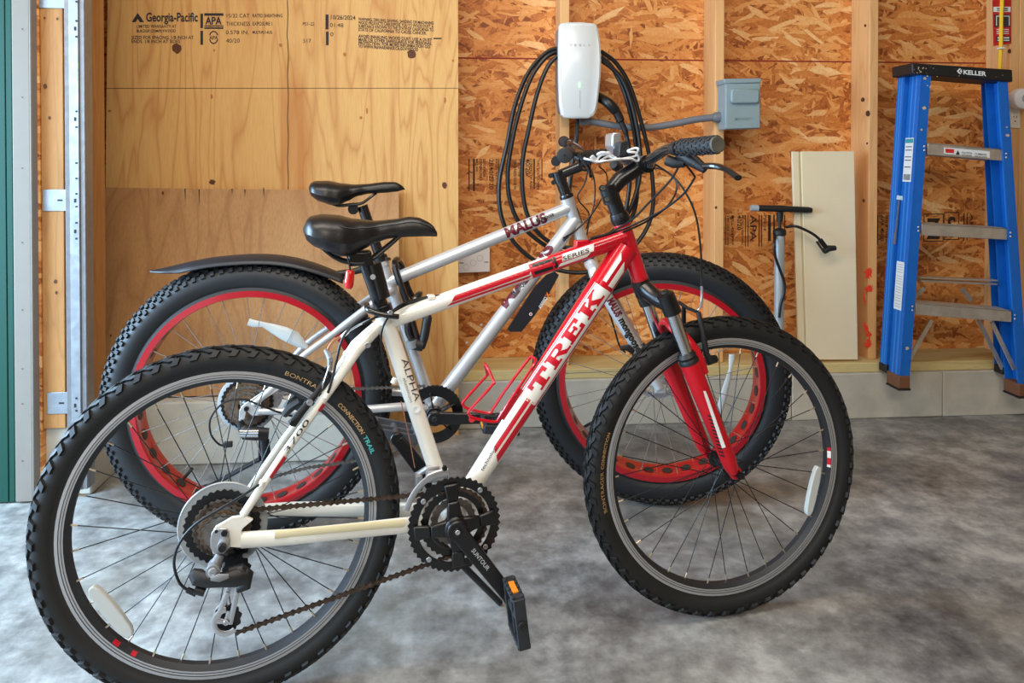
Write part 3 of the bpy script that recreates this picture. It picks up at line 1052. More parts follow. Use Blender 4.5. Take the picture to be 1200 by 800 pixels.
# ------------------------------------------------------------------ floor pump standing on the sill
pu = thing('bicycle_pump', (W(913, 424, 2.80).x, 2.80, Z_SILL), 'upright bicycle floor pump with a pale grey barrel and black handle', 'pump')
yp = 2.795
pw = lambda u, v: W(u, v, yp)
tb = pw(913.5, 273)
bb = V((pw(912.5, 424).x, yp, Z_SILL + 0.012))
own(MB().tube([bb, tb], [0.0185, 0.0195], 18).obj('barrel', 'pumpgrey'), pu)
own(MB().lathe([(0.0, 0.022), (0.010, 0.020), (0.022, 0.014), (0.0255, 0.010), (0.0255, -0.006), (0.021, -0.010), (0.0, -0.010)], tb, (0, 0, 1), 20).obj('cap', 'blk_plastic'), pu)
hz = pw(914, 246)
own(MB().cyl(tb, hz, 0.006, 10).tube([pw(914, 260), pw(914, 249)], [0.011, 0.015], 12).obj('rod', 'blk_plastic'), pu)
own(MB().tube([pw(880.5, 243.5), pw(886, 243.8), pw(905, 244.3), pw(914, 244.6), pw(925, 245), pw(946, 246), pw(951, 246.3)], [0.011, 0.013, 0.0125, 0.0145, 0.0125, 0.0125, 0.010], 12).obj('handle', 'blk_plastic'), pu)
own(MB().tube([pw(879.8, 243.4), pw(888, 243.8)], [0.0118, 0.0136], 12).obj('handle_insert', 'pumpgrey'), pu)
yh = yp - 0.03
own(MB().tube(cpath([(909, 272, yp), (907.5, 285), (908.5, 300), (914, 316), (919, 330), (919, 343), (915, 356), (913, 372)], yh), 0.0055, 8).obj('hose', 'cable'), pu)
own(MB().tube(cpath([(921, 266, yp), (932, 265), (943, 269), (954, 275), (962, 282), (966, 287)], yh), 0.0055, 8).obj('hose', 'cable'), pu)
hd = own(MB().tube([W(961, 281, yh), W(968, 290, yh)], 0.010, 10).tube([W(965.5, 294.5, yh), W(971, 291, yh), W(979, 290.5, yh)], [0.012, 0.013, 0.010], 10).obj('pump_head', 'blk_plastic'), pu)
own(MB().beam(W(957, 283, yh - 0.012), W(966, 296, yh - 0.012), 0.010, 0.006).obj('lever', 'blk_plastic'), pu)
b = MB().lathe([(0, 0.03), (0.024, 0.028), (0.030, 0.010), (0.034, 0.0), (0, 0)], (bb.x, yp, Z_SILL), (0, 0, 1), 16)
b.box2((bb.x - 0.055, yp + 0.0, Z_SILL), (bb.x + 0.020, yp + 0.15, Z_SILL + 0.010))
own(b.obj('base', 'blk_plastic', bevel=0.003), pu)
pc_ = V((pw(917, 331).x, yp, 0))
pm = lambda u, v: V((pc_.x + u, yp - math.sqrt(max(1e-8, 0.0196 ** 2 - (pc_.x + u - bb.x) ** 2)) - 0.0005, v))
zz = pw(917, 331).z
own(decal('lettering', [txt('TP-90', 0.0005, zz, 0.012, 0.075, 0.04, rot=-PI / 2)], pm, 'blackd', None, 4, 0), pu)
own(decal('lettering', [quad(0.001, pw(917, 322).z, 0.006, pw(917, 303).z)], pm, 'blackd', None), pu)

# ------------------------------------------------------------------ step ladder hung in front of the studs
ld = thing('step_ladder', tuple(W(1120, 455, 2.72)), 'blue fiberglass step ladder with aluminium steps hung on the wall', 'ladder')
yF, yM, yR0, yR1 = 2.652, 2.724, 2.730, 2.774


def lp(u, v, y):
    return W(u, v, y)


def rail(front_top, front_bot, w, y0, y1, inward, name, lips=True):
    """C-channel between two pixel points (outer front edge); w flange width in metres, inward +1/-1"""
    a, b_ = W(*front_top, y0), W(*front_bot, y0)
    t = 0.004
    m = MB()
    for x_off0, x_off1, ya, yb_ in ((0, t, y0, y1), (t * 0.9, w, y0, y0 + t), (t * 0.9, w, y1 - t, y1)):
        q = []
        for p in (b_, a):
            X0, X1 = p.x + inward * x_off0, p.x + inward * x_off1
            q += [V((X0, ya, p.z)), V((X1, ya, p.z)), V((X1, yb_, p.z)), V((X0, yb_, p.z))]
        m.hexa(q)
    for k in (0.33, 0.66):      # raised ribs of the web
        yy = y0 + (y1 - y0) * k
        for sd in (-0.0012, t):
            q = []
            for p in (b_, a):
                X0, X1 = p.x + inward * sd, p.x + inward * (sd + 0.0012)
                q += [V((X0, yy - 0.004, p.z)), V((X1, yy - 0.004, p.z)), V((X1, yy + 0.004, p.z)), V((X0, yy + 0.004, p.z))]
            m.hexa(q, 1)
    return own(m.obj(name, ['blue', 'blue_hi'], smooth=False), ld)


rl = rail((1079.5, 88), (1054, 448), 0.040, yF, yM, 1, 'rail')
rr_ = rail((1180.5, 92), (1205, 457), 0.038, yF, yM, -1, 'rail')
rail((1060.5, 86), (1038.5, 430), 0.026, yR0, yR1, 1, 'rear_rail')
rail((1167, 92), (1183, 432), 0.030, yR0, yR1, -1, 'rear_rail')
# top cap
b = MB()
q0 = [(1067, 87), (1184.5, 96.5), (1184.0, 82), (1066.5, 74)]
q = []
for y in (yF - 0.012, yR1 - 0.002):
    q += [V((W(u, v, yF).x, y, W(u, v, yF).z)) for u, v in q0]
b.hexa([q[0], q[1], q[5], q[4], q[3], q[2], q[6], q[7]])
cap = own(b.obj('cap', 'blk_plastic', bevel=0.005), ld)
capm = lambda u, v: V((W(u, v, yF).x, yF - 0.0128, W(u, v, yF).z))
own(decal('lettering', [ptxt('KELLER', 1126, 87.2, 5.2, 27, 0.045, .085), poly((1118.5, 83.8), (1121.5, 80.6), (1123.5, 80.8), (1120.6, 83.9), (1123.8, 87.2), (1121.6, 87)), poly((1122, 83.9), (1124.4, 81.4), (1124.4, 86.4))], capm, 'label', None), ld)
for i in range(26):
    u, v = random.choice([(random.gauss(1078, 6), random.uniform(77, 87)), (random.uniform(1070, 1180), random.uniform(79, 90))])
    u = max(1069, min(1182, u)); v += (u - 1069) * 0.06 * 0.6
    r = random.uniform(.3, 1.2) if u < 1092 else random.uniform(.2, .6)
    own(decal('paint_spot', [poly(*[(u + r * random.uniform(.6, 1.3) * math.cos(k), v + r * random.uniform(.5, 1.1) * math.sin(k)) for k in range(6)])], capm, 'paint_spot', None), ld)
# steps
for (u0, v0, u1, v1, h) in ((1087, 167.5, 1175.5, 175, 13.5), (1080, 262, 1180.5, 267.5, 13.5), (1073, 355, 1185.5, 364, 13.5)):
    p = [W(u, v, yF + 0.006) for u, v in ((u0, v0 + h), (u1, v1 + h), (u1, v1), (u0, v0))]
    dy = 0.085
    m = MB()
    t = 0.004
    bk = lambda q: V((q.x, q.y + dy, q.z))
    m.hexa([p[0], p[1], p[1] + V((0, t, 0)), p[0] + V((0, t, 0)), p[3], p[2], p[2] + V((0, t, 0)), p[3] + V((0, t, 0))])
    a0, a1 = p[3] - V((0, 0, t)), p[2] - V((0, 0, t))
    m.hexa([a0, a1, bk(a1), bk(a0), p[3], p[2], bk(p[2]), bk(p[3])])
    b0, b1 = bk(p[0]) - V((0, t, 0)), bk(p[1]) - V((0, t, 0))
    m.hexa([b0, b1, bk(p[1]), bk(p[0]), b0 + p[3] - p[0], b1 + p[2] - p[1], bk(p[2]), bk(p[3])])
    st = own(m.obj('step', 'alu', bevel=0.0015), ld)
    for k in range(1, 7):       # tread grooves
        yy = p[3].y + dy * k / 7
        m = MB().beam(V((p[3].x + .004, yy, p[3].z + 0.0006)), V((p[2].x - .004, yy, p[2].z + 0.0006)), 0.004, 0.0022)
        m.obj('tread_rib', 'alu', st)
    for (uu, vv) in ((u0 - 3.5, v0 + 4), (u0 - 3.5, v0 + 8.5), (u1 + 4, v1 + 5), (u1 + 4, v1 + 9.5)):
        own(MB().ball(W(uu, vv, yF - 0.001), 0.0042, 8, (1, .5, 1)).obj('rivet', 'alu'), ld)
lm_ = lambda u, v: W(u, v, yF + 0.0045)
own(decal('warning_label', [([(1106, 172.6), (1160, 177.2), (1160, 185), (1106, 180)], [(0, 1, 2, 3)])], lm_, 'label', None), ld)
lm2 = lambda u, v: W(u, v, yF + 0.0037)
own(decal('warning_print', [([(1108, 174), (1118, 174.8), (1118, 179.5), (1108, 178.7)], [(0, 1, 2, 3)])], lm2, 'label_red', None), ld)
own(decal('warning_print', [ptxt('CAUTION', 1127, 179.4, 2, 12, .02, .085), ptxt('DO NOT STAND ABOVE', 1127, 182, 1.8, 12, .01, .085), ptxt('CLIMBING', 1142, 181, 2, 14, .02, .085), ptxt('OVERLOAD OR REACH', 1142, 183.6, 1.8, 15, .01, .085), poly((1120, 181), (1122.5, 176), (1125, 181.4))], lm2, 'ink', None), ld)
# rear crossbar and braces
own(MB().beam(W(1076, 328, yR0 - .004), W(1165, 332, yR0 - .004), 0.008, 0.038, (0, 1, 0)).beam(W(1076, 324.5, yR0 - .018), W(1166, 328, yR0 - .018), 0.034, 0.006, (0, 0, 1)).obj('crossbar', 'alu', bevel=0.001), ld)
for a, b_ in (((1092, 375, yF + .05), (1066, 420, yF + .03)), ((1162, 377, yF + .05), (1189, 433, yF + .03)), ((1146, 374, yR0), (1175, 432, yR0)), ((1083, 337, yR0 - .02), (1068, 352, yR0)), ((1127, 338, yR0 - .02), (1138, 352, yR0))):
    own(MB().beam(W(*a), W(*b_), 0.016, 0.004, (0, 1, 0)).obj('brace', 'alu'), ld)
# folding spreader on the outer web
for a, b_ in (((1054.5, 229, yR0), (1049, 286, yR0)), ((1061, 231, yM), (1060, 302, yM))):
    own(MB().beam(V(W(*a)) + V((-0.004, 0, 0)), V(W(*b_)) + V((-0.004, 0, 0)), 0.004, 0.014, (0, 1, 0)).obj('spreader', 'galv'), ld)
own(MB().beam(V(W(1052, 231, yR0)) + V((-0.004, 0, 0)), V(W(1065, 233, yM - .02)) + V((-0.004, 0, 0)), 0.006, 0.016, (0, 0, 1)).obj('spreader_hinge', 'galv'), ld)
# shoes
for px0, px1, py, y0, y1, inw in ((1053.5, 1064, 447, yF, yM, 1), (1205, 1194, 456, yF, yM, -1)):
    a = W(px0, py, yF)
    m = MB().box2((a.x - 0.004 * inw, y0 - 0.005, a.z - 0.026), (a.x + 0.042 * inw, y1 + 0.003, a.z + 0.022))
    sh_ = own(m.obj('shoe', 'brown_rubber', bevel=0.003), ld)
    MB().box2((a.x - 0.006 * inw, y0 - 0.007, a.z - 0.034), (a.x + 0.044 * inw, y1 + 0.005, a.z - 0.0265)).obj('tread', 'dark', sh_, bevel=0.002)
for px0, py in ((1038.5, 429), (1183, 431)):
    a = W(px0, py, yR0)
    s = 1 if px0 < 1100 else -1
    own(MB().box2((a.x - 0.004 * s, yR0 - 0.003, a.z - 0.026), (a.x + 0.032 * s, yR1 + 0.001, a.z + 0.006)).obj('shoe', 'blk_plastic', bevel=0.003), ld)
# stickers on the outer web of the near rail
aT, aB = W(1079.5, 88, yF), W(1054, 448, yF)


def webm(u, v):
    """u: fraction of the web depth, v: photo row"""
    t = (v - 88) / (448 - 88)
    p = aT.lerp(aB, t)
    return V((p.x - 0.0018, yF + (yM - yF) * u, p.z))


own(decal('sticker', [([(0.93, 161), (0.20, 161), (0.20, 213), (0.93, 213)], [(0, 1, 2, 3)])], webm, 'label', None), ld)
wm2 = lambda u, v: webm(u, v) - V((0.0006, 0, 0))
own(decal('sticker_print', [([(0.9, 162), (0.23, 162), (0.23, 167), (0.9, 167)], [(0, 1, 2, 3)])], wm2, 'label_teal', None), ld)
own(decal('sticker_print', [([(a_, 204), (a_ - .05, 204), (a_ - .05, 211), (a_, 211)], [(0, 1, 2, 3)]) for a_ in (.85, .76, .67, .58, .5, .42, .34)] + [([(0.85, y_), (0.3, y_), (0.3, y_ + 1), (0.85, y_ + 1)], [(0, 1, 2, 3)]) for y_ in (171, 175, 183, 187, 195)], wm2, 'ink', None), ld)['kind'] = 'stuff'
own(decal('sticker', [([(0.93, 308), (0.25, 308), (0.25, 365), (0.93, 365)], [(0, 1, 2, 3)])], webm, 'label', None), ld)
own(decal('sticker_print', [([(0.85, y_), (0.33, y_), (0.33, y_ + .7), (0.85, y_ + .7)], [(0, 1, 2, 3)]) for y_ in (311, 314, 317, 320, 325, 328, 331, 334, 338, 341, 344, 348, 351, 354, 358, 361)], wm2, 'grey_text', None), ld)
fl = lambda u, v: W(u, v, yF - 0.0008)
for u, v, r in ((1084, 92, 2), (1090, 102, 1.3), (1083, 127, 3), (1078, 128, 3), (1072, 105, 2), (1080, 152, 1.6), (1074, 206, 1.2), (1181, 158.5, 2.6), (1180, 149, 1), (1063, 408, 2.4), (1087, 100, 1)):
    if u > 1079 or v > 300:
        own(decal('paint_spot', [poly(*[(u + r * random.uniform(.5, 1.3) * math.cos(k), v + r * random.uniform(.5, 1.2) * math.sin(k)) for k in range(6)])], fl, 'paint_spot', None), ld)

# ------------------------------------------------------------------ corner stud: outlet, plug-in sensor, yellow cable, hang tag
xo = W(1187, 130, Y_STUD).x
ot = thing('wall_outlet', tuple(W(1191, 150, Y_STUD)), 'ivory duplex outlet cover on the corner stud behind the ladder', 'outlet')
yo = Y_STUD - 0.009
op = lambda u, v, t: V((W(u, v, yo).x, t, W(u, v, yo).z))
own(MB().prism([(1182.5, 119), (1196, 119.5), (1196, 150.5), (1182.5, 149.5)], op, yo, Y_STUD - 0.0005).obj('cover_plate', 'outlet', bevel=0.003), ot)
o_ = own(MB().prism([(1185, 132), (1193, 132.3), (1193, 146), (1185, 145.6)], op, yo - 0.003, yo + 0.002).obj('receptacle', 'outlet', bevel=0.004), ot)
own(MB().box(tuple(op(1187.3, 137, yo - 0.003)), (0.0022, 0.002, 0.009)).box(tuple(op(1190.6, 137, yo - 0.003)), (0.0022, 0.002, 0.009)).box(tuple(op(1189, 142, yo - 0.003)), (0.005, 0.002, 0.005)).obj('slot', 'dark'), ot)
se = thing('gas_alarm', tuple(W(1193, 125, Y_STUD)), 'round white plug-in alarm in the outlet by the ladder', 'alarm')
c = W(1195, 116, 2.79)
own(MB().lathe([(0.0, 0.030), (0.028, 0.028), (0.040, 0.020), (0.0435, 0.006), (0.042, -0.012), (0.034, -0.034), (0.0, -0.036)], c, (0, -1, 0), 28).obj('body', 'white_plastic'), se)
own(MB().lathe([(0.0, 0.0315), (0.017, 0.0312), (0.0185, 0.028)], c + V((0.004, 0, 0)), (0, -1, 0), 20).obj('grille', 'grey_text'), se)
own(MB().box((c.x + 0.006, c.y - 0.031, c.z + 0.027), (0.006, 0.002, 0.003)).obj('indicator', 'dark'), se)
own(MB().box2((c.x - 0.012, c.y + 0.033, c.z - 0.012), (c.x + 0.012, yo - 0.001, c.z + 0.012)).obj('plug', 'white_plastic'), se)
yc_ = thing('yellow_cable', tuple(W(1173, 80, Y_STUD)), 'yellow electrical cable stapled down the corner stud', 'cable')
own(MB().tube(cpath([(1174.5, -90), (1174.5, -40), (1174.3, 0), (1173.5, 20), (1173, 50), (1172, 70), (1171, 90), (1168, 140), (1167.5, 220), (1167, 300)], Y_STUD - 0.0085), 0.0075, 8).obj('jacket', 'yellow'), yc_)
own(MB().box(tuple(W(1173, 56.5, Y_STUD - 0.015)), (0.018, 0.022, 0.006)).obj('staple', 'white_plastic', bevel=0.001), yc_)
tg = thing('hang_tag', tuple(W(1175, 54, Y_STUD)), 'red cardboard tag hanging behind the yellow cable', 'tag')
yt_ = Y_STUD - 0.003
tp = lambda u, v, t: V((W(u, v, yt_).x, t, W(u, v, yt_).z))
own(MB().prism([(1163, -14), (1185, -14), (1185, 51), (1164.5, 54)], tp, yt_, Y_STUD - 0.001).obj('card', 'tag_red'), tg)
tm = lambda u, v: tp(u, v, yt_ - 0.0006)
own(decal('print', [sq(1164, 8, 1184.2, 14)], tm, 'label', None), tg)
own(decal('print', [sq(1165, 17, 1184, 31.5)], tm, 'tag_photo', None), tg)
tm2 = lambda u, v: tp(u, v, yt_ - 0.0012)
own(decal('print', [sq(1167, 19, 1168, 30), sq(1182, 18, 1183, 30), sq(1167, 18.5, 1183, 19.5)] + [sq(1167.5, y_, 1182, y_ + 1) for y_ in (34, 36.4, 38.8)], tm2, 'label', None), tg)
own(decal('print', [sq(1167.5, 42.5, 1184, 49)], tm2, 'ink', None), tg)
own(decal('print', [sq(1168.5, 43.6, 1182.5, 45.2), sq(1168.5, 46.6, 1182.5, 48)], lambda u, v: tp(u, v, yt_ - 0.0018), 'label', None), tg)
own(decal('print', [sq(1168, 9.4, 1181, 10.8), sq(1168, 11.8, 1181, 12.8)], tm2, 'ink', None), tg)


# ------------------------------------------------------------------ bicycles: shared builders
def cam_to_world(x, y):
    c, s = math.cos(YAW), math.sin(YAW)
    return V((x * c + y * s, -x * s + y * c, 0))


class Bike:
    """bike space: origin at the rear contact point, x forward, y to the far side, z up; the drive side (y < 0) faces the camera"""

    def __init__(self, name, label, rear, front, lean):
        a, b_ = cam_to_world(*rear), cam_to_world(*front)
        d = b_ - a
        self.wb = d.length
        self.root = empty(name, a)
        tag(self.root, label, 'bicycle')
        yaw = math.atan2(d.y, d.x)
        self.M = Matrix.Translation(a) @ Matrix.Rotation(yaw, 4, 'Z') @ Matrix.Rotation(-lean, 4, 'X')
        self.root.matrix_world = self.M
        self.root.rotation_euler = self.M.to_euler()
        self.I = self.M.inverted()
        self.C = self.I @ CAM
        self.S = Matrix.Identity(4)

    def __call__(self, px, py, y=0.0):
        d = self.I.to_3x3() @ ray(px, py)
        return self.C + d * ((y - self.C.y) / d.y)

    def steer(self, top, bot, ang):
        """rotation about the steering axis"""
        ax = (top - bot).normalized()
        self.S = Matrix.Translation(bot) @ Matrix.Rotation(ang, 4, ax) @ Matrix.Translation(-bot)

    def put(self, o):
        """turn a front-end part with the steering"""
        o.matrix_basis = self.S
        return o

    def px(self, p):
        return pix(self.M @ p)


def knob(m, R0, r, t, a, lu, lw, h, skew=0.0):
    """tread block at wheel angle t, section angle a (0 = crown)"""
    def pt(tt, aa, hh):
        rad = R0 + (r + hh) * math.cos(aa)
        return V((rad * math.cos(tt), (r + hh) * math.sin(aa), rad * math.sin(tt)))
    dt, da = lu / (2 * (R0 + r)), lw / (2 * r)
    lo, hi = [], []
    for st, sa in ((-1, -1), (1, -1), (1, 1), (-1, 1)):
        lo.append(pt(t + st * dt + sa * skew, a + sa * da, -0.001))
        hi.append(pt(t + st * dt * .82 + sa * skew, a + sa * da * .82, h))
    o = len(m.v)
    m.v += [tuple(p) for p in lo + hi]
    m.f += [tuple(i + o for i in f) for f in ((4, 5, 6, 7), (0, 1, 5, 4), (1, 2, 6, 5), (2, 3, 7, 6), (3, 0, 4, 7))]
    m.mi += [0] * 5


def ring_text(s, R, y, a0, h, width_angle, bold=0.0, flip=False):
    """letters on the near sidewall: text running clockwise as seen from the drive side"""
    vs, fs, wd = text_geo(s, bold)
    return [([(a0 - u / wd * width_angle, v * h) for u, v in vs], fs)], (lambda a, v: V(((R + v) * math.cos(a), y(R + v), (R + v) * math.sin(a))))


def tooth_ring(m, r_out, r_root, r_in, n, y0, y1, c=(0, 0, 0), phase=0.0, mi=0):
    """toothed annulus, axis y"""
    c = V(c)
    N = n * 4
    vs, fs = [], []
    for i in range(N):
        a = phase + 2 * PI * i / N
        q = i % 4
        R = r_out if q in (1,) else ((r_out * .5 + r_root * .5) if q in (0, 2) else r_root)
        for rr, yy in ((R, y0), (R, y1), (r_in, y1), (r_in, y0)):
            vs.append(c + V((rr * math.cos(a), yy, rr * math.sin(a))))
    for i in range(N):
        j = (i + 1) % N
        for k in range(4):
            fs.append((i * 4 + k, j * 4 + k, j * 4 + (k + 1) % 4, i * 4 + (k + 1) % 4))
    m.add(vs, fs, mi)


def wheel(bike, centre, R, r, rim_r, rim_h, rim_w, spokes, style, front, phase=0.0):
    """a wheel is its rim with tire, tread, hub and every spoke as pieces of its own"""
    B = bike.root
    hw = rim_w / 2
    m = MB()
    if style == 'trail':
        m.lathe([(rim_r, -hw), (rim_r - 0.006, -hw - .0006), (rim_r - 0.0065, -hw + .0004), (rim_r - 0.0075, -hw - .0006), (rim_r - rim_h * .62, -hw)], n=96, mi=0)
        m.lathe([(rim_r, hw), (rim_r - rim_h * .62, hw)], n=96, mi=0)
        for rg in (.0058, .0106):
            m.lathe([(rim_r - rg, -hw - .0009), (rim_r - rg - .0011, -hw - .0009)], n=96, mi=1)
        m.lathe([(rim_r - rim_h * .62, -hw), (rim_r - rim_h * .66, -hw + .001), (rim_r - rim_h, -hw * .45), (rim_r - rim_h, hw * .45), (rim_r - rim_h * .62, hw)], n=96, mi=1)
        m.lathe([(rim_r, -hw), (rim_r - .004, -hw + .003), (rim_r - .004, hw - .003), (rim_r, hw)], n=96, mi=1)
        mats = ['rim', 'rimdark']
    else:
        m.lathe([(rim_r, -hw), (rim_r - rim_h * .9, -hw - .001), (rim_r - rim_h, -hw + .004), (rim_r - rim_h * .9, -hw * .5), (rim_r - rim_h * .8, 0), (rim_r - rim_h * .9, hw * .5), (rim_r - rim_h, hw - .004), (rim_r - rim_h * .9, hw + .001), (rim_r, hw)], n=96)
        mats = ['rimred']
    rim = m.obj('wheel', mats, B)
    rim.matrix_basis = (bike.S if front else Matrix.Identity(4)) @ Matrix.Translation(centre)
    R0 = R - r
    ts = style == 'trail'
    # carcass
    prof = []
    a_max = math.radians(140 if ts else 128)
    rr = r - (0.0042 if ts else 0.0055)
    for i in range(23):
        a = -a_max + 2 * a_max * i / 22
        prof.append((R0 + rr * math.cos(a), rr * math.sin(a)))
    prof = [(rim_r - 0.003, -hw * .96)] + prof + [(rim_r - 0.003, hw * .96)]
    MB().lathe(prof, n=96).obj('tire', 'tire' if ts else 'fattire', rim)
    m = MB()
    if ts:
        N = 58
        for i in range(N):
            t = 2 * PI * i / N + phase
            d = PI / N
            for s in (-1, 1):
                knob(m, R0, rr, t, s * 0.98, .0150, .0125, .0056, s * .010)
                knob(m, R0, rr, t + d * .5, s * 0.66, .0200, .0075, .0048, s * -.018)
                knob(m, R0, rr, t + d, s * 0.36, .0195, .0068, .0042, s * .022)
            knob(m, R0, rr, t + d * .5, 0.12, .016, .006, .0034, .02)
            knob(m, R0, rr, t + d * 1.5, -0.12, .016, .006, .0034, -.02)
    else:
        N = 92
        for i in range(N):
            t = 2 * PI * i / N + phase
            d = PI / N
            for s in (-1, 1):
                knob(m, R0, rr, t, s * 1.02, .0125, .012, .0060)
                knob(m, R0, rr, t + d, s * 0.74, .0125, .012, .0058)
                knob(m, R0, rr, t, s * 0.46, .013, .012, .0052)
            knob(m, R0, rr, t + d, 0.16, .014, .013, .0044)
            knob(m, R0, rr, t + d * .4, -0.16, .014, .013, .0044)
    stuff(m.obj('tread', 'tread', rim, smooth=False, fix=False))
    # hub
    fl, fr = (0.032, 0.019) if (front or not ts) else (0.032, 0.022)
    if not ts:
        fl = fl + (0.0 if front else 0.02)
    hubm = MB()
    if front:
        hubm.lathe([(0.0, -0.052), (0.0065, -0.052), (0.0065, -.045), (0.011, -0.044), (0.011, -0.036), (fr, -0.035), (fr, -0.031), (0.012, -0.028), (0.010, 0), (0.012, 0.028), (fr, 0.031), (fr, 0.035), (0.011, 0.036), (0.011, 0.05), (0, 0.05)], n=20)
    else:
        hubm.lathe([(0.0, -0.070), (0.0055, -0.070), (0.0055, -.058), (0.014, -0.050), (0.015, -0.020), (fr, -0.019), (fr, -0.015), (0.014, -0.011), (0.013, 0.02), (0.015, 0.032), (fr, 0.033), (fr, 0.037), (0.012, 0.04), (0.012, 0.06), (0.006, .062), (0.006, .07), (0, .07)], n=20)
    hubm.obj('hub', 'black_metal' if ts else 'alloy', rim)
    # spokes: four patterns (side x lean), copies of one mesh each
    quarter = spokes // 4
    pats = []
    yl = (0.033, -0.033) if front else (0.035, -0.017)
    ro = rim_r - rim_h * (.96 if ts else .85)
    for side in (0, 1):
        for lean in (-1, 1):
            pats.append((side, lean))
    sm = 'spoke_blk' if ts else 'spoke_sil'
    for qi, (side, lean) in enumerate(pats):
        y0 = yl[side]
        cross = lean * math.radians(74)
        q0 = V((fr * .92 * math.cos(cross), y0 + (0.003 if lean > 0 else -0.003) * (1 if side == 0 else -1), fr * .92 * math.sin(cross)))
        yo = 0.004 * (1 if side == 0 else -1) if ts else 0.024 * (1 if side == 0 else -1)
        q1 = V((ro, yo, 0))
        d = (q1 - q0)
        mm = MB().tube([q0, q1 - d.normalized() * .012], 0.00105 if ts else 0.0011, 6)
        mm.tube([q1 - d.normalized() * .013, q1 + d.normalized() * .002], 0.0019, 6, mi=[1])
        me = mm.mesh('spoke', [sm, 'nipple'])
        for k in range(quarter):
            o = bpy.data.objects.new('spoke', me)
            COL.objects.link(o)
            o.parent = rim
            o.rotation_euler = (0, -(2 * PI * (k * 4 + [0, 2, 1, 3][qi]) / (quarter * 4) + phase), 0)
    return rim


def seat(bike, name, top, bot, wid, y=0.0, mat_='saddle', n=40):
    """saddle from its photographed side outline: top and bottom edges (pixels), half widths along it"""
    tp_ = [bike(u, v, y) for u, v in top]
    bt = [bike(u, v, y) for u, v in bot]
    x0, x1 = min(p.x for p in tp_), max(p.x for p in tp_)
    T = [(p.x, p.z) for p in sorted(tp_, key=lambda p: p.x)]
    Bt = [(p.x, p.z) for p in sorted(bt, key=lambda p: p.x)]

    def fn(i, j):
        s = i
        x = x0 + (x1 - x0) * s
        zt, zb = lerp_tab(T, x), lerp_tab(Bt, x)
        w = lerp_tab(wid, s)
        a = 2 * PI * j
        ca, sa = math.cos(a), math.sin(a)
        e = 0.62
        yy = w * math.copysign(abs(ca) ** e, ca)
        k = math.copysign(abs(sa) ** 0.8, sa)
        mid = zb + (zt - zb) * 0.42
        zz = mid + (zt - mid) * k if k > 0 else mid + (mid - zb) * k
        if k < 0:
            yy *= 1 - 0.28 * (-k)
        else:      # crown drops to the flanks
            zz -= (zt - mid) * 0.10 * abs(ca)
        return V((x, yy + y, zz))
    m = MB().grid(fn, n, 28, cv=True)
    # close the ends
    m.f.append(tuple(range(27, -1, -1))); m.mi.append(0)
    o = (n - 1) * 28
    m.f.append(tuple(range(o, o + 28))); m.mi.append(0)
    return m.obj(name, mat_, bike.root), fn


def chain_run(m, path, y, pitch=0.0127):
    """roller chain along a polyline in the xz plane of the bike: plates and rollers"""
    P = [V(p) for p in path]
    seg = [(P[i + 1] - P[i]).length for i in range(len(P) - 1)]
    tot = sum(seg)
    n = int(tot / pitch)
    pts = []
    for k in range(n + 1):
        s = k * pitch
        i = 0
        while i < len(seg) - 1 and s > seg[i]:
            s -= seg[i]
            i += 1
        pts.append(P[i].lerp(P[i + 1], min(1, s / seg[i])))
    for k in range(n):
        a, b_ = pts[k], pts[k + 1]
        d = (b_ - a).normalized()
        u = V((-d.z, 0, d.x))
        off = 0.0034 if k % 2 else 0.0023
        h = 0.0042
        prof = []
        for t, w in ((-0.32, .45), (-.18, .9), (.0, 1), (.22, .62), (.5, .42), (.78, .62), (1, 1), (1.18, .9), (1.32, .45)):
            prof.append((t, w))
        ring = [a + d * pitch * t + u * h * w for t, w in prof] + [a + d * pitch * t - u * h * w for t, w in reversed(prof)]
        for sgn in (-1, 1):
            yo = V((0, sgn * off, 0))
            nn = len(ring)
            th = V((0, sgn * 0.0009, 0))
            m.add([p + yo for p in ring] + [p + yo + th for p in ring], [tuple(range(nn)), tuple(range(2 * nn - 1, nn - 1, -1))] + [(i, (i + 1) % nn, nn + (i + 1) % nn, nn + i) for i in range(nn)])
        m.cyl(a + V((0, -0.0046, 0)), a + V((0, 0.0046, 0)), 0.0021, 6)


def tube_map(P0, P1, r0, r1, a0=0.0, off=0.0006):
    """map (u along in metres, v around in metres) to the near side of a round tube; v up = towards the upper side"""
    d = (P1 - P0)
    L = d.length
    d = d / L
    nrm = V((0, -1, 0)) - d * V((0, -1, 0)).dot(d)
    nrm.normalize()
    w = d.cross(nrm) * -1
    if w.z < 0:
        w = -w

    def f(u, v):
        r = r0 + (r1 - r0) * max(0, min(1, u / L)) + off
        a = a0 + v / r
        return P0 + d * u + nrm * math.cos(a) * r + w * math.sin(a) * r
    return f


def bolt(c, r, h, axis=(0, -1, 0), n=12):
    return MB().lathe([(0, h * .7), (r * .45, h * .7), (r * .5, h), (r * .9, h), (r, h * .8), (r, 0)], c, axis, n)


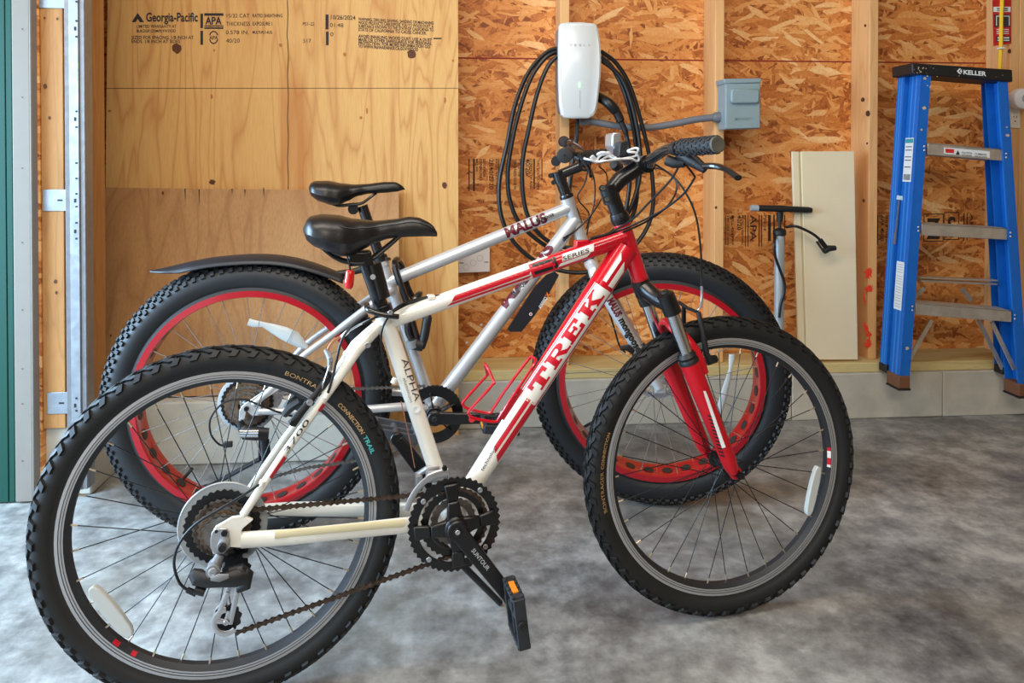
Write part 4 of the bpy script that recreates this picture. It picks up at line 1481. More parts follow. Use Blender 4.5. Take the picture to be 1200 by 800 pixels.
def on_tube(bike, P0, P1, r0, r1=None, off=0.0011):
    """photo pixel -> near surface of a (tapered) tube of the bike"""
    r1 = r0 if r1 is None else r1
    ax = P1 - P0
    L = ax.length
    ax = ax / L
    I3 = bike.I.to_3x3()

    def f(u, v):
        d = I3 @ ray(u, v)
        o = bike.C - P0
        r = (r0 + r1) / 2
        t = 0
        for _ in range(3):
            dp, op_ = d - ax * d.dot(ax), o - ax * o.dot(ax)
            A, Bq, Cq = dp.dot(dp), 2 * dp.dot(op_), op_.dot(op_) - (r + off) ** 2
            D = Bq * Bq - 4 * A * Cq
            t = (-Bq - math.sqrt(max(D, 0))) / (2 * A)
            s = (o + d * t).dot(ax) / L
            r = r0 + (r1 - r0) * max(0, min(1, s))
        p = o + d * t
        if D < 0:      # past the outline: wrap onto it
            q = p - ax * p.dot(ax)
            p = ax * p.dot(ax) + q.normalized() * (r + off)
        return P0 + p
    return f


def pxtext(s, O, e, h, w, bold=0.0, shear=0.0):
    vs, fs, wd = text_geo(s, bold)
    L = math.hypot(*e)
    ex, ey = e[0] / L, e[1] / L
    nx, ny = ey, -ex
    k = w / wd
    return ([(O[0] + ex * (a * k + b_ * h * shear) + nx * b_ * h, O[1] + ey * (a * k + b_ * h * shear) + ny * b_ * h) for a, b_ in vs], fs)


def pxpoly(O, e, pts):
    L = math.hypot(*e)
    ex, ey = e[0] / L, e[1] / L
    nx, ny = ey, -ex
    return poly(*[(O[0] + ex * u + nx * v, O[1] + ey * u + ny * v) for u, v in pts])


# ================================================================== white and red mountain bike
T = Bike('mountain_bike', 'white and red mountain bike with knobbly tires standing in front of the fat-tire bike', (-0.5537, 1.3828), (0.4887, 1.6451), 0.041)
TR = T.root
RW, FW = V((0, 0, 0.338)), V((T.wb, 0, 0.338))
rw = wheel(T, RW, 0.338, 0.026, 0.2896, 0.0235, 0.027, 32, 'trail', False, 0.10)
ht, hb_ = T(729, 262), T(749.5, 327)
T.steer(ht, hb_, -0.015)
fw = wheel(T, FW, 0.338, 0.026, 0.2896, 0.0235, 0.027, 32, 'trail', True, 0.02)
rw['label'] = 'rear wheel of the white and red bike'
fw['label'] = 'front wheel of the white and red bike'


def side_y(R0=0.312, r=0.0225):
    return lambda rad: -math.sqrt(max(1e-6, r * r - (rad - R0) ** 2)) - 0.0007


def tire_text(w, s, a0, wa, h, R, m, bold=0.02):
    sh, f = ring_text(s, R, side_y(), a0, h, wa, bold)
    return decal('lettering', sh, f, m, w)


def ang(bike, c, px, py):
    p = bike(px, py, -0.022) - c
    return math.atan2(p.z, p.x)


a1, a2 = ang(T, RW, 334, 436), ang(T, RW, 386, 465)
tire_text(rw, 'BONTRAGER', a1, a1 - a2, 0.0095, 0.2985, 'gold', 0.0)
a1, a2 = ang(T, RW, 396, 474), ang(T, RW, 424, 509)
tire_text(rw, 'CONNECTION', a1, a1 - a2, 0.009, 0.2985, 'gold', 0.03)
a3 = ang(T, RW, 437, 528)
tire_text(rw, 'TRAIL', a2 - .02, a2 - a3, 0.009, 0.2985, 'teal', 0.03)
a1, a2 = ang(T, FW, 712, 602), ang(T, FW, 706, 554)
tire_text(fw, 'BONTRAGER', a1, a1 - a2 if a1 > a2 else a1 - a2 + 2 * PI, 0.009, 0.2985, 'gold', 0.0)
a2, a3 = ang(T, FW, 706, 551), ang(T, FW, 716, 508)
tire_text(fw, 'CONNECTION', a2 % (2 * PI), (a2 - a3) % (2 * PI), 0.0085, 0.2985, 'gold', 0.03)


# wheel reflectors, valve stickers
def reflector(w, c, bike, p0, p1, wd, name='reflector'):
    a, b_ = bike(*p0, -0.012) - c, bike(*p1, -0.012) - c
    d = (b_ - a).normalized()
    n_ = V((-d.z, 0, d.x))
    L = (b_ - a).length
    pr = [(0, -.32), (.10, -.5), (.35, -.5), (.65, -.5), (.9, -.5), (1, -.32), (1, .32), (.9, .5), (.65, .5), (.35, .5), (.1, .5), (0, .32)]
    pr = [(u, v * (0.75 + 0.5 * (1 - abs(u - .5) * 2) ** .5 if True else 1)) for u, v in pr]
    o = MB().prism(pr, lambda u, v, t: a + d * L * u + n_ * wd * v + V((0, t, 0)), -0.007, 0.006).obj(name, 'reflector', w, bevel=0.002)
    return o


reflector(rw, RW, T, (107, 687), (154, 744), 0.021)
reflector(fw, FW, T, (957, 545), (945, 602), 0.018)


def rim_sticker(w, t0, t1, m):
    vs = []
    N = 14
    r_a, r_b = 0.2896 - .0235 * .70, 0.2896 - .0235 * .96
    ya, yb_ = -0.0125, -0.0072
    P = []
    for i in range(N + 1):
        t = t0 + (t1 - t0) * i / N
        P += [V((r_a * math.cos(t), ya - .001, r_a * math.sin(t))), V((r_b * math.cos(t), yb_ - .001, r_b * math.sin(t)))]
    return MB().add(P, [(2 * i, 2 * i + 2, 2 * i + 3, 2 * i + 1) for i in range(N)]).obj('rim_sticker', m, w, fix=False)


rim_sticker(rw, ang(T, RW, 130, 756), ang(T, RW, 136, 762), 'redd')
rim_sticker(rw, ang(T, RW, 150, 772), ang(T, RW, 155, 776), 'redd')
rim_sticker(fw, 0.06, 0.03, 'redd')
rim_sticker(fw, 0.03, -0.03, 'whited')
rim_sticker(fw, -0.03, -0.09, 'redd')
rim_sticker(fw, -0.09, -0.11, 'whited')

# ---- frame points
chain_y = -0.045
q = T(532.5, 613.3, chain_y)
BB = V((q.x, 0, q.z))
st_top = T(451, 371)
st_dir = (st_top - BB).normalized()
seat_top = st_top + st_dir * 0.012
tt0, tt1 = T(458, 375), T(733, 277.5)
dt0, dt1 = BB + V((0.012, 0, 0.008)), T(733, 290)
DR = T(262, 637, -0.068)
drop = V((RW.x, 0, RW.z))

b = MB()
b.tube([BB, st_top, seat_top], [0.0165, 0.0165, 0.0165], 32)
b.cyl(BB + V((0, -0.036, 0)), BB + V((0, 0.036, 0)), 0.021, 22)
b.tube([st_top - st_dir * 0.012, seat_top], [0.0195, 0.0195], 20)
b.obj('seat_tube', 'white', TR)


def split_tube(P0, P1, px, rA, rB, name, n=36, flat=1.0):
    """tube painted white up to the photo pixel, red beyond"""
    s = T(*px)
    d = P1 - P0
    k = (s - P0).dot(d) / d.length_squared
    pts, rad, mi = [], [], []
    for t in (0, k * .33, k * .66, k, k + .0001, k + (1 - k) * .33, k + (1 - k) * .66, 1):
        pts.append(P0 + d * t)
        rad.append(rA + (rB - rA) * t)
    return MB().tube(pts, rad, n, mi=[0, 0, 0, 1, 1, 1, 1], flat=flat, up=(0, 0, 1)).obj(name, ['white', 'red'], TR)


split_tube(tt0, tt1, (643, 309), 0.0170, 0.0190, 'top_tube')
split_tube(dt0, dt1, (616, 467), 0.0195, 0.0290, 'down_tube')
hd = (ht - hb_).normalized()
b = MB().tube([hb_ - hd * .004, hb_, hb_ + hd * .01, ht - hd * .01, ht, ht + hd * .003], [.0185, .0205, .0190, .0185, .0198, .0185], 22)
# gusset where the tubes meet
b.tube([dt1 - (dt1 - dt0).normalized() * .05, dt1 - (dt1 - dt0).normalized() * .03, dt1], [.0255, .0265, .0245], 24)
b.obj('head_tube', 'red', TR)
# head badge strip
# stays
junction = T(415, 411, -0.012)
b = MB().tube([T(446, 379, 0), T(430, 396, -.010), T(418, 409, -.020), T(398, 441, -0.034), T(330, 535, -0.052), T(285, 603, -0.060)], [0.012, 0.013, 0.0125, 0.0088, 0.0082, 0.0078], 16)
b.obj('seat_stay', 'white', TR)
mir = lambda p: V((p.x, -p.y, p.z))
b = MB().tube([mir(T(446, 379, 0)), mir(T(430, 396, -.010)), mir(T(418, 409, -.020)), mir(T(398, 441, -0.034)), mir(T(330, 535, -0.052)), mir(T(285, 603, -0.060))], [0.012, 0.013, 0.0125, 0.0088, 0.0082, 0.0078], 16)
b.obj('seat_stay', 'white', TR)
b = MB().tube([T(407, 422, -.030), mir(T(407, 422, -.030))], 0.008, 12)
b.obj('stay_bridge', 'white', TR)
cs = [T(283, 632.5, -0.060), T(340, 629, -0.062), T(420, 621, -0.050), T(500, 612.5, -0.028)]
b = MB().tube(cs, [0.0155, 0.0150, 0.0150, 0.0165], 14, flat=0.62, up=(0, 0, 1))
b.obj('chain_stay', 'white', TR)
b = MB().tube([mir(p) for p in cs], [0.0155, 0.0150, 0.0150, 0.0165], 14, flat=0.62, up=(0, 0, 1))
b.obj('chain_stay', 'white', TR)
b = MB().tube([T(322, 626.5, -.0725), T(420, 617, -.0605), T(474, 612.5, -.046)], [.0075, .0075, .0075], 8, flat=.3)
b.obj('chain_stay_guard', 'cream_guard', TR)
# dropouts: cast plates
dpoly = [(286, 603), (297, 608), (285, 618), (283, 622), (289, 630), (287, 641), (270, 640), (259, 648), (250, 648), (247, 638), (248, 624), (253, 616), (262, 611), (272, 605)]
for s in (-1, 1):
    pts = [T(u, v, -0.062) for u, v in dpoly]
    m = MB().prism([(p.x, p.z) for p in pts], lambda u, v, t: V((u, t * s, v)), 0.058, 0.066)
    m.obj('dropout', 'white', TR, bevel=0.0015)
m = MB().prism([(p.x, p.z) for p in [T(u, v, -.067) for u, v in ((249, 622), (258, 618), (266, 618.5), (269, 623), (270, 640), (262, 648), (252, 650), (247, 641), (247, 630))]], lambda u, v, t: V((u, t, v)), -0.0665, -0.0705)
m.obj('derailleur_hanger', 'alloy', TR, bevel=0.001)
bolt(T(263, 624, -.0705), 0.0058, 0.004).obj('bolt', 'black_metal', TR)
bolt(T(253.5, 622.5, -.0705), 0.0032, 0.001).obj('bolt', 'dark', TR)
ax_c = T(263, 634, -0.0705)
MB().cyl(V((ax_c.x, -0.066, ax_c.z)), V((ax_c.x, -0.092, ax_c.z)), 0.0100, 16).obj('axle_nut', 'grey_plastic', TR, bevel=0.001)
MB().cyl(V((ax_c.x, -0.090, ax_c.z)), V((ax_c.x, -0.100, ax_c.z)), 0.0068, 12).obj('axle_end', 'black_metal', TR)

# ---- paint: stripes, names
f_tt = on_tube(T, tt0, tt1, 0.0170, 0.0190)
ett = (233, -83)
O = (520, 356)


def strip(x0, y0, x1, y1, w, slant=6, n=10):
    """band between two pixel points (its centre line), w pixels wide, with slanted ends"""
    L = math.hypot(x1 - x0, y1 - y0)
    ex, ey = (x1 - x0) / L, (y1 - y0) / L
    nx, ny = ey, -ex
    top, bot = [], []
    for i in range(n + 1):
        u = L * i / n
        top.append((x0 + ex * (u + slant / 2) + nx * w / 2, y0 + ey * (u + slant / 2) + ny * w / 2))
        bot.append((x0 + ex * (u - slant / 2) - nx * w / 2, y0 + ey * (u - slant / 2) - ny * w / 2))
    return (top + bot, [(i, i + 1, n + 2 + i, n + 1 + i) for i in range(n)])


decal('stripe', [strip(531, 350, 622, 317.5, 6.2)], f_tt, 'redd', TR, 'px')
decal('stripe', [strip(526, 357, 622, 324.0, 2.4)], f_tt, 'redd', TR, 'px')
decal('stripe', [strip(655, 311, 690, 298.5, 3.2)], f_tt, 'whited', TR, 'px')
decal('name_panel', [strip(659, 302, 696, 289.5, 8.5, 3)], f_tt, 'whited', TR, 'px')
f_tt2 = on_tube(T, tt0, tt1, 0.0170, 0.0190, 0.0017)
decal('lettering', [pxtext('SERIES', (659.5, 305.6), (37, -12.4), 5.0, 33, 0.02, 0.2)], f_tt2, 'blackd', TR, 'px')
decal('logo_panel', [strip(622, 318, 652, 307, 17, 0)], f_tt, 'redd', TR, 'px')
decal('logo', [pxpoly((623, 316), (30, -10.5), [(2, 2.5), (27, 1.5), (27, 5), (2, 6)]), pxpoly((623, 316), (30, -10.5), [(2, -7), (24, -7.5), (25, -4), (2, -3)]), pxpoly((623, 316), (30, -10.5), [(27.5, 6), (31, 6), (31, -7), (27.5, -8), (26, -6), (28.5, -4), (28.5, -1), (25, -.5), (25, .5), (28.5, 1.5)])], f_tt2, 'blackd', TR, 'px')

f_dt = on_tube(T, dt0, dt1, 0.0195, 0.0290)
f_dt2 = on_tube(T, dt0, dt1, 0.0195, 0.0290, 0.0017)
f_dt3 = on_tube(T, dt0, dt1, 0.0195, 0.0290, 0.0022)
edt = (0.56, -0.83)
O = (631, 463)


def R_(a, b_, c, d):
    return [(a, b_), (c, b_), (c, d), (a, d)]


LET = {
    'T': [R_(0, .74, .94, 1), R_(0, .56, .15, .76), R_(.79, .56, .94, .76), R_(.34, .1, .60, .76), R_(.2, 0, .74, .15)],
    'R': [R_(.10, .1, .34, .9), R_(0, 0, .46, .15), R_(0, .86, .62, 1), R_(.34, .44, .62, .58), [(.58, .44), (.78, .5), (.88, .62), (.88, .82), (.78, .95), (.6, 1), (.6, .86), (.64, .8), (.64, .64), (.58, .58)],
          [(.42, .46), (.66, .46), (.86, .15), (1.0, .15), (1.0, 0), (.7, 0)]],
    'E': [R_(.10, .1, .34, .9), R_(0, 0, .84, .17), R_(0, .83, .84, 1), R_(.34, .42, .58, .58), R_(.68, .15, .84, .36), R_(.68, .64, .84, .85), R_(.50, .32, .60, .68)],
    'K': [R_(.10, .1, .34, .9), R_(0, 0, .46, .15), R_(0, .86, .46, 1), [(.34, .36), (.34, .58), (.62, .88), (.56, 1), (.98, 1), (.98, .87), (.86, .87)], [(.44, .5), (.6, .64), (.88, .15), (1.0, .15), (1.0, 0), (.56, 0), (.56, .14), (.62, .15)]]}
# white ground of the name, then the red letters
decal('name_panel', [pxpoly(O, edt, [(-13 + 16 * i, -5.0), (-13 + 16 * (i + 1), -5.0), (-13 + 16 * (i + 1), 19.5), (-13 + 16 * i, 19.5)]) for i in range(10)], f_dt, 'whited', TR, 'px')
sh = []
for i, ch_ in enumerate('TREK'):
    for pl in LET[ch_]:
        sh.append(pxpoly((O[0] + edt[0] * (35.2 * i), O[1] + edt[1] * (35.2 * i)), edt, [(u * 34, v * 16.5) for u, v in pl]))
decal('lettering', sh, f_dt2, 'redd', TR, 'px')
decal('stripe', [pxpoly(O, edt, [(-13, -4.4), (150, -4.4), (150, -3.4), (-13, -3.4)])], f_dt2, 'redd', TR, 'px')
decal('stripe', [pxpoly(O, edt, [(-6, 18), (150, 18), (150, 18.8), (-6, 18.8)])], f_dt2, 'redd', TR, 'px')
decal('stripe', [pxpoly(O, edt, [(152, -2), (176, -2), (186, 4), (152, 4)])], f_dt, 'whited', TR, 'px')
decal('stripe', [pxpoly(O, edt, [(154, 8), (186, 8), (193, 13), (154, 13)])], f_dt, 'whited', TR, 'px')
for w0, w1, o in ((4, 9.5, -3), (-4.5, 1.5, 4)):
    decal('stripe', [pxpoly(O, edt, [(-88 - o, w0), (-11 - o * .5, w0), (-10, w1), (-82 - o, w1)])], f_dt, 'redd', TR, 'px')
decal('lettering', [pxtext('technology', (566, 552), (.50, -.86), 4.5, 34, 0.0)], f_dt, 'blackd', TR, 'px')
f_st = on_tube(T, BB, st_top, 0.0165)
decal('lettering', [pxtext('ALPHA', (470, 421), (16.5, 50.5), 8.0, 52, -0.012)], f_st, 'blackd', TR, 'px')
decal('lettering', [pxtext('aluminum', (472, 443), (9, 30), 4, 30, 0.0)], f_st, 'grey_plastic', TR, 'px')
f_ss = on_tube(T, T(398, 441, -0.034), T(330, 535, -0.052), 0.0096, 0.0090)
decal('lettering', [pxtext('3700', (335.5, 533), (31, -44), 6.0, 48, 0.0, 0.1)], f_ss, 'blackd', TR, 'px')
decal('stripe', [strip(375, 483, 381, 474.5, 7.0, 1, 2)], f_ss, 'redd', TR, 'px')
decal('stripe', [strip(318, 561, 335, 536, 6.5, 1, 3)], f_ss, 'redd', TR, 'px')
decal('stripe', [strip(322, 566, 380, 480, 1.4, 1, 6)], f_ss, 'redd', TR, 'px')
bolt(T(488 - 0, 479.5, -0.0168) , 0.009, 0.0008, (0, -1, 0), 20).obj('sticker', 'label', TR)

# ---- seat post, clamp, saddle
sp_top = T(425, 296)
MB().tube([seat_top - st_dir * .02, sp_top], [0.0148, 0.0148], 18).tube([T(448, 349) , T(437.5, 309)], [0.0165, 0.0165], 18).obj('seat_post', 'black_metal', TR)
MB().tube([seat_top - st_dir * 0.006, seat_top + st_dir * 0.012], [0.0205, 0.0205], 20).obj('seat_clamp', 'black_metal', TR, bevel=0.001)
MB().tube(smooth_path([T(430, 357, -.006), T(432, 363, -.030), T(442, 367, -.036), T(458, 370, -.036), T(467, 371, -.034)], 5), [.006] * 8 + [.0055] * 13, 10).obj('clamp_lever', 'black_gloss', TR)
bolt(T(457.5, 366, -.040), .005, .003).obj('bolt', 'alloy', TR)
bolt(T(437, 324.5, -.0168), .0055, .0008).obj('maker_mark', 'grey_text', TR)
sd, sfn = seat(T, 'saddle',
               [(355.3, 267), (356.5, 260), (364, 253), (378, 250.5), (395, 251.5), (415, 256), (440, 258.5), (462, 256.5), (480, 253.5), (490, 254.5), (501, 259), (508, 264.5), (511.5, 271)],
               [(355.3, 271), (357, 277), (361, 283), (370, 289), (385, 295), (400, 300), (412, 299), (425, 292), (440, 284), (455, 279.5), (475, 277.5), (495, 276.8), (511.5, 277)],
               [(0, .012), (.008, .034), (.025, .054), (.07, .072), (.16, .078), (.28, .072), (.42, .050), (.55, .032), (.72, .024), (.88, .022), (.97, .019), (1, .012)])
# seam line along the flank
pts = [sfn(0.30 + 0.66 * i / 20, 0.5 + 0.105 + 0.0) for i in range(21)]
pts = [sfn(0.26 + 0.70 * i / 24, 0.40) for i in range(25)]
MB().tube([p + V((0, -0.0006, 0.0004)) for p in pts], 0.0007, 5).obj('seam', 'stitch', sd)
for s in (-1, 1):
    MB().tube(smooth_path([T(372, 284, 0) + V((0, s * .03, 0)), T(392, 297, 0) + V((0, s * .026, -.006)), T(410, 300, 0) + V((0, s * .022, -.012)), T(430, 300, 0) + V((0, s * .022, -.010)), T(452, 289, 0) + V((0, s * .018, -.002)), T(470, 277, 0) + V((0, s * .010, .004))], 5), 0.0036, 8).obj('saddle_rail', 'black_metal', TR)
MB().box2(T(408, 303, 0) + V((0, -.024, -.014)), T(435, 292, 0) + V((0, .024, -.002))).obj('saddle_clamp', 'black_metal', TR, bevel=0.004)
MB().cyl(T(431, 300) + V((0, -.028, -.004)), T(431, 300) + V((0, .028, -.004)), .010, 12).obj('saddle_clamp', 'black_metal', TR)
# red tail lamp hanging under the saddle
lp0, lp1 = T(410.5, 316, -.028), T(408.5, 338, -.028)
lmp = MB().tube([lp0, lp0.lerp(lp1, .12), lp0.lerp(lp1, .5), lp0.lerp(lp1, .88), lp1], [.0060, .0088, .0092, .0088, .0062], 12).obj('tail_lamp', 'redlens', TR)
MB().tube([T(407, 300, -.026), T(409, 308, -.028), lp0], .0022, 6).obj('lamp_strap', 'black_metal', lmp)

# ---- steering column, stem, bar
c1, c2 = T(712.5, 228), T(716, 236)
b = MB()
P = [T(729, 262) + hd * .002, T(727, 256.5), T(725.5, 253), T(724, 249), T(722, 243), T(718.5, 234)]
b.tube([P[0], P[1], P[2], P[3], P[3] + hd * .0004, P[5]], [.0205, .0225, .0215, .0195, .0180, .0170], 20)
T.put(b.obj('headset', 'black_metal', TR))
clamp = T(753.5, 192.5)
sb = T(714, 222)
b = MB().tube([T(711.5, 217), T(718, 237)], [0.0205, 0.0205], 16)
b.tube([sb + V((.006, 0, 0)), T(726, 210.5), T(740, 201), clamp], [.0175, .0185, .0180, .0190], 16)
b.cyl(clamp + V((0, -.024, 0)), clamp + V((0, .024, 0)), .0200, 18)
T.put(b.obj('stem', 'black_metal', TR))
for px_, py_ in ((706, 220.5), (711, 233.5)):
    T.put(MB().cyl(T(px_, py_, -.014), T(px_, py_, .014), .0075, 12).obj('stem_bolt', 'black_metal', TR))
for px_, py_ in ((707, 220.5), (711.5, 233.5)):
    T.put(bolt(T(px_, py_, -.0145), .005, .002).obj('bolt', 'grip_end', TR))
gr0, gr1 = T(800, 170.5, -.205), T(842, 170.5, -.312)
bz = (gr0.z + gr1.z) / 2
gx0, gx1 = gr0.x, gr1.x
half_bar = [clamp, clamp + V((0, -.035, 0)), T(763, 187, -.060), T(776, 178, -.110), T(788, 173, -.160), V((gx0, -.205, bz)), V((gx1, -.310, bz))]
gl0, gl1 = T(707, 176.5, .205), T(684, 176, .290)
left = {1: mir, -1: None}
gl0.z = gl1.z = bz
far_half = [clamp + V((0, .035, 0)), mir(half_bar[2]).lerp(gl0, .12), mir(half_bar[3]).lerp(gl0, .3), mir(half_bar[4]).lerp(gl0, .6), gl0, gl1]
bar = list(reversed(far_half)) + half_bar
T.put(MB().tube(smooth_path(bar, 5), 0.0118, 14).obj('handlebar', 'black_gloss', TR))
for s in (1, -1):
    f_ = (lambda p: p) if s == 1 else mir
    G0, G1 = (V((gx0, -.203, bz)), V((gx1, -.314, bz))) if s == 1 else (gl0, gl1)
    g = T.put(MB().tube([G0, G0.lerp(G1, .03), G0.lerp(G1, .98), G1], [.0150, .0163, .0163, .0150], 18).obj('grip', 'grip', TR))
    m = MB()
    for i in range(9):
        for k in range(10):
            t = (i + .5) / 9
            a = 2 * PI * (k + (i % 2) * .5) / 10
            c = G0.lerp(G1, t)
            m.box(c + V((math.cos(a), 0, math.sin(a))) * .0163, (.006, .008, .003), Matrix.Rotation(-a + PI / 2, 3, 'Y'))
    stuff(m.obj('grip_pattern', 'grip', g))
    MB().lathe([(0, .0025), (.010, .0022), (.0125, .003), (.0155, .0025), (.0160, -.004)], G1, tuple((G1 - G0).normalized()), 20).obj('grip_end', 'grip_end', g)
# brake levers and shifters
for s in (1, -1):
    f_ = (lambda p: p) if s == 1 else mir
    body = T.put(MB().tube([f_(T(797, 178, -.178)), f_(T(812, 187, -.200)), f_(T(828, 198, -.222))], [.013, .014, .009], 10).tube([f_(V((gx0, -.175, bz))), f_(V((gx0, -.195, bz)))], [.0155, .0155], 12).obj('brake_lever_body', 'blk_plastic', TR))
    T.put(MB().tube(smooth_path([f_(T(826, 194, -.225)), f_(T(840, 194, -.245)), f_(T(853, 198, -.275)), f_(T(867, 207.5, -.310))], 5), [.0065] * 8 + [.0058] * 8, 10, flat=1.5).obj('brake_lever', 'black_gloss', TR))
    T.put(MB().tube([f_(T(782, 187, -.150)), f_(T(790, 190, -.160)), f_(T(803, 190, -.175))], [.011, .012, .010], 10).obj('shifter', 'blk_plastic', TR))
    T.put(bolt(f_(T(794.5, 177, -.176)), .004, .004).obj('bolt', 'alloy', TR))

# ---- fork
fn_b, fn_t = T(864, 552, -0.066), T(783, 352, -0.066)
hubf = FW.copy()
leg_dir = (fn_t - fn_b).normalized()
fb = V((hubf.x - 0.010, -0.062, hubf.z + 0.004))
lt_ = T(808, 424, -0.066)
for s in (1, -1):
    f_ = (lambda p: p) if s == 1 else mir
    top_s = V((fn_t.x, -0.066, fn_t.z))
    T.put(MB().tube([f_(top_s), f_(V((lt_.x, -.066, lt_.z)))], .0142, 18).obj('stanchion', 'chrome', TR))
    q = V((lt_.x, -.066, lt_.z))
    d = (q - fb).normalized()
    lo = MB().tube([f_(q), f_(q - d * .012), f_(fb.lerp(q, .72)), f_(fb.lerp(q, .35)), f_(fb.lerp(q, .12)), f_(fb + d * .012), f_(fb)], [.0212, .0218, .0205, .0185, .0172, .0150, .010], 20)
    lower = T.put(lo.obj('fork_lower', 'fork_red', TR))
    T.put(MB().prism([(hubf.x - .026, hubf.z + .012), (hubf.x - .012, hubf.z + .022), (hubf.x + .010, hubf.z + .010), (hubf.x + .013, hubf.z - .004), (hubf.x + .004, hubf.z - .013), (hubf.x - .010, hubf.z - .012)], lambda u, v, t: V((u, -t * s, v)), .050, .062).obj('fork_dropout', 'fork_red', TR, bevel=0.003))
    T.put(MB().tube([f_(q + d * .024), f_(q + d * .016), f_(q + d * .010), f_(q + d * .005), f_(q)], [.0165, .0215, .0195, .0222, .0222], 18).obj('dust_boot', 'blk_plastic', TR))
# arch
q = V((lt_.x, -.066, lt_.z))
d = (q - fb).normalized()
ap = [q - d * .030 + V((.022, 0, 0)), q + V((.026, .002, .0)) + d * .010, q + d * .045 + V((.020, .010, 0)), q + d * .075 + V((.012, .040, 0))]
arch = smooth_path(ap + [V((ap[-1].x, 0, ap[-1].z + .008))] + [mir(p) for p in reversed(ap)], 5)
T.put(MB().tube(arch, .0125, 12, flat=.6).obj('fork_arch', 'fork_red', TR))
# crown
cw = hb_ - hd * .018
b = MB().tube([hb_ - hd * .002, hb_ - hd * .010, hb_ - hd * .040], [.0205, .0215, .019], 18)
for s in (1, -1):
    f_ = (lambda p: p) if s == 1 else mir
    ts_ = V((fn_t.x, -.066, fn_t.z))
    b.tube(smooth_path([hb_ - hd * .016, f_((hb_ - hd * .022).lerp(ts_, .5) + V((0, 0, -.006))), f_(ts_ - d * .006)], 4), [.020] * 3 + [.019] * 6, 12, flat=1.0)
    b.tube([f_(ts_ + d * .020), f_(ts_ + d * .016), f_(ts_ - d * .030)], [.012, .0190, .0200], 16)
T.put(b.obj('fork_crown', 'black_metal', TR))
for s in (1, -1):
    c = V((fn_t.x, -.066 * s, fn_t.z)) + d * .020
    T.put(MB().lathe([(0, .003), (.009, .003), (.010, 0)], c, tuple(d), 12).obj('crown_cap', 'blk_plastic', TR))
f_fl = on_tube(T, fb, V((lt_.x, -.066, lt_.z)), .0178, .0222, .0010)
decal('stripe', [([(824, 458), (827, 458), (829.5, 464), (826.5, 466)], [(0, 1, 2, 3)]), ([(826.5, 466), (829.5, 464), (850.5, 524), (846, 525)], [(0, 1, 2, 3)])], f_fl, 'whited', TR, 'px')
decal('fork_graphic', [poly((828 + i * 1.25, 486 + i * 4.2), (833.5 + i * 1.35, 487 + i * 4.2), (835 + i * 1.35, 489.6 + i * 4.2), (830 + i * 1.3, 488 + i * 4.2)) for i in range(12)], f_fl, 'blackd', TR, 'px')
# front axle nut
MB().cyl(V((FW.x, -.060, FW.z)), V((FW.x, -.074, FW.z)), .0085, 12).obj('axle_nut', 'black_metal', TR)
MB().cyl(V((FW.x, -.070, FW.z)), V((FW.x, -.082, FW.z)), .005, 10).obj('axle_end', 'black_metal', TR)

# ---- front brake
for s in (1, -1):
    f_ = (lambda p: p) if s == 1 else mir
    T.put(MB().tube([f_(T(818, 365, -.035)), f_(T(823, 385, -.045)), f_(T(828, 415, -.052)), f_(T(834, 424, -.052))], [.005, .006, .007, .009], 10).obj('brake_arm', 'blk_plastic', TR))
    T.put(MB().tube([f_(T(829, 422, -.040)), f_(T(838, 420, -.030))], [.011, .009], 10).obj('brake_pad', 'blk_plastic', TR))
T.put(MB().tube([T(795, 354, .03), T(806, 361, 0), T(817, 365, -.035)], .004, 8).obj('brake_boot', 'blk_plastic', TR))
T.put(MB().tube(smooth_path([T(822, 335, -.03), T(822, 352, -.03), T(819, 361, -.03), T(815, 364, -.03)], 5), .0032, 8).obj('brake_noodle', 'alloy', TR))

# ---- cables
def cable(bike, pts, r=.0024, m='cable', name='cable'):
    return MB().tube(smooth_path([bike(*p) for p in pts], 7), r, 7).obj(name, m, bike.root)


cable(T, [(803, 192, -.175), (813, 205, -.17), (813, 210, -.15), (800, 228, -.12), (775, 247, -.07), (745, 262, -.035), (715, 274, -.026), (690, 281, -.022)])
cable(T, [(796, 194, -.165), (785, 212, -.13), (760, 238, -.08), (742, 256, -.045), (716, 272, -.030), (692, 279, -.024)])
cable(T, [(764, 190, .02), (790, 208, -.03), (806, 230, -.05), (816, 255, -.05), (821, 290, -.04), (822, 320, -.03), (822, 337, -.03)])
cable(T, [(745, 200, .06), (775, 198, .05), (793, 215, .03), (785, 238, .0), (760, 258, -.02), (730, 272, -.024)])
cable(T, [(702, 238, .08), (690, 255, .06), (672, 272, .05), (660, 279, .03)], .0022)
for dy in (-.005, .006):
    MB().tube([T(692, 282.5, dy), T(516, 346.5, dy)], .0009, 5).obj('cable_inner', 'spoke_sil', TR)
for dy in (-.004, .008):
    cable(T, [(517, 346, dy), (490, 350, dy), (470, 357, dy - .014), (455, 368, -.026), (440, 372, -.030), (425, 380, -.030)] if dy < 0 else [(517, 346, dy), (492, 351, dy), (472, 359, -.018), (458, 368, -.030), (448, 385, -.030), (447, 405, -.022), (452, 430, -.018), (460, 443, -.016)], .0024)
cable(T, [(430, 368, -.030), (412, 382, -.030), (400, 400, -.036), (394, 425, -.040), (389, 445, -.046), (384, 461, -.048)], .0026)
MB().box2(T(502, 352, -.014), T(508.5, 344, .014)).obj('cable_stop', 'white', TR, bevel=.002)
MB().box2(T(676, 290, -.011), T(689, 280.5, .011)).obj('cable_stop', 'red', TR, bevel=.002)
for u, v, yy in ((383, 463, -.046), (307, 566, -.062), (462, 446, -.018)):
    MB().tube([T(u + 1.5, v - 3, yy), T(u - 1.5, v + 3, yy)], .0062, 10).obj('cable_stop', 'white', TR)
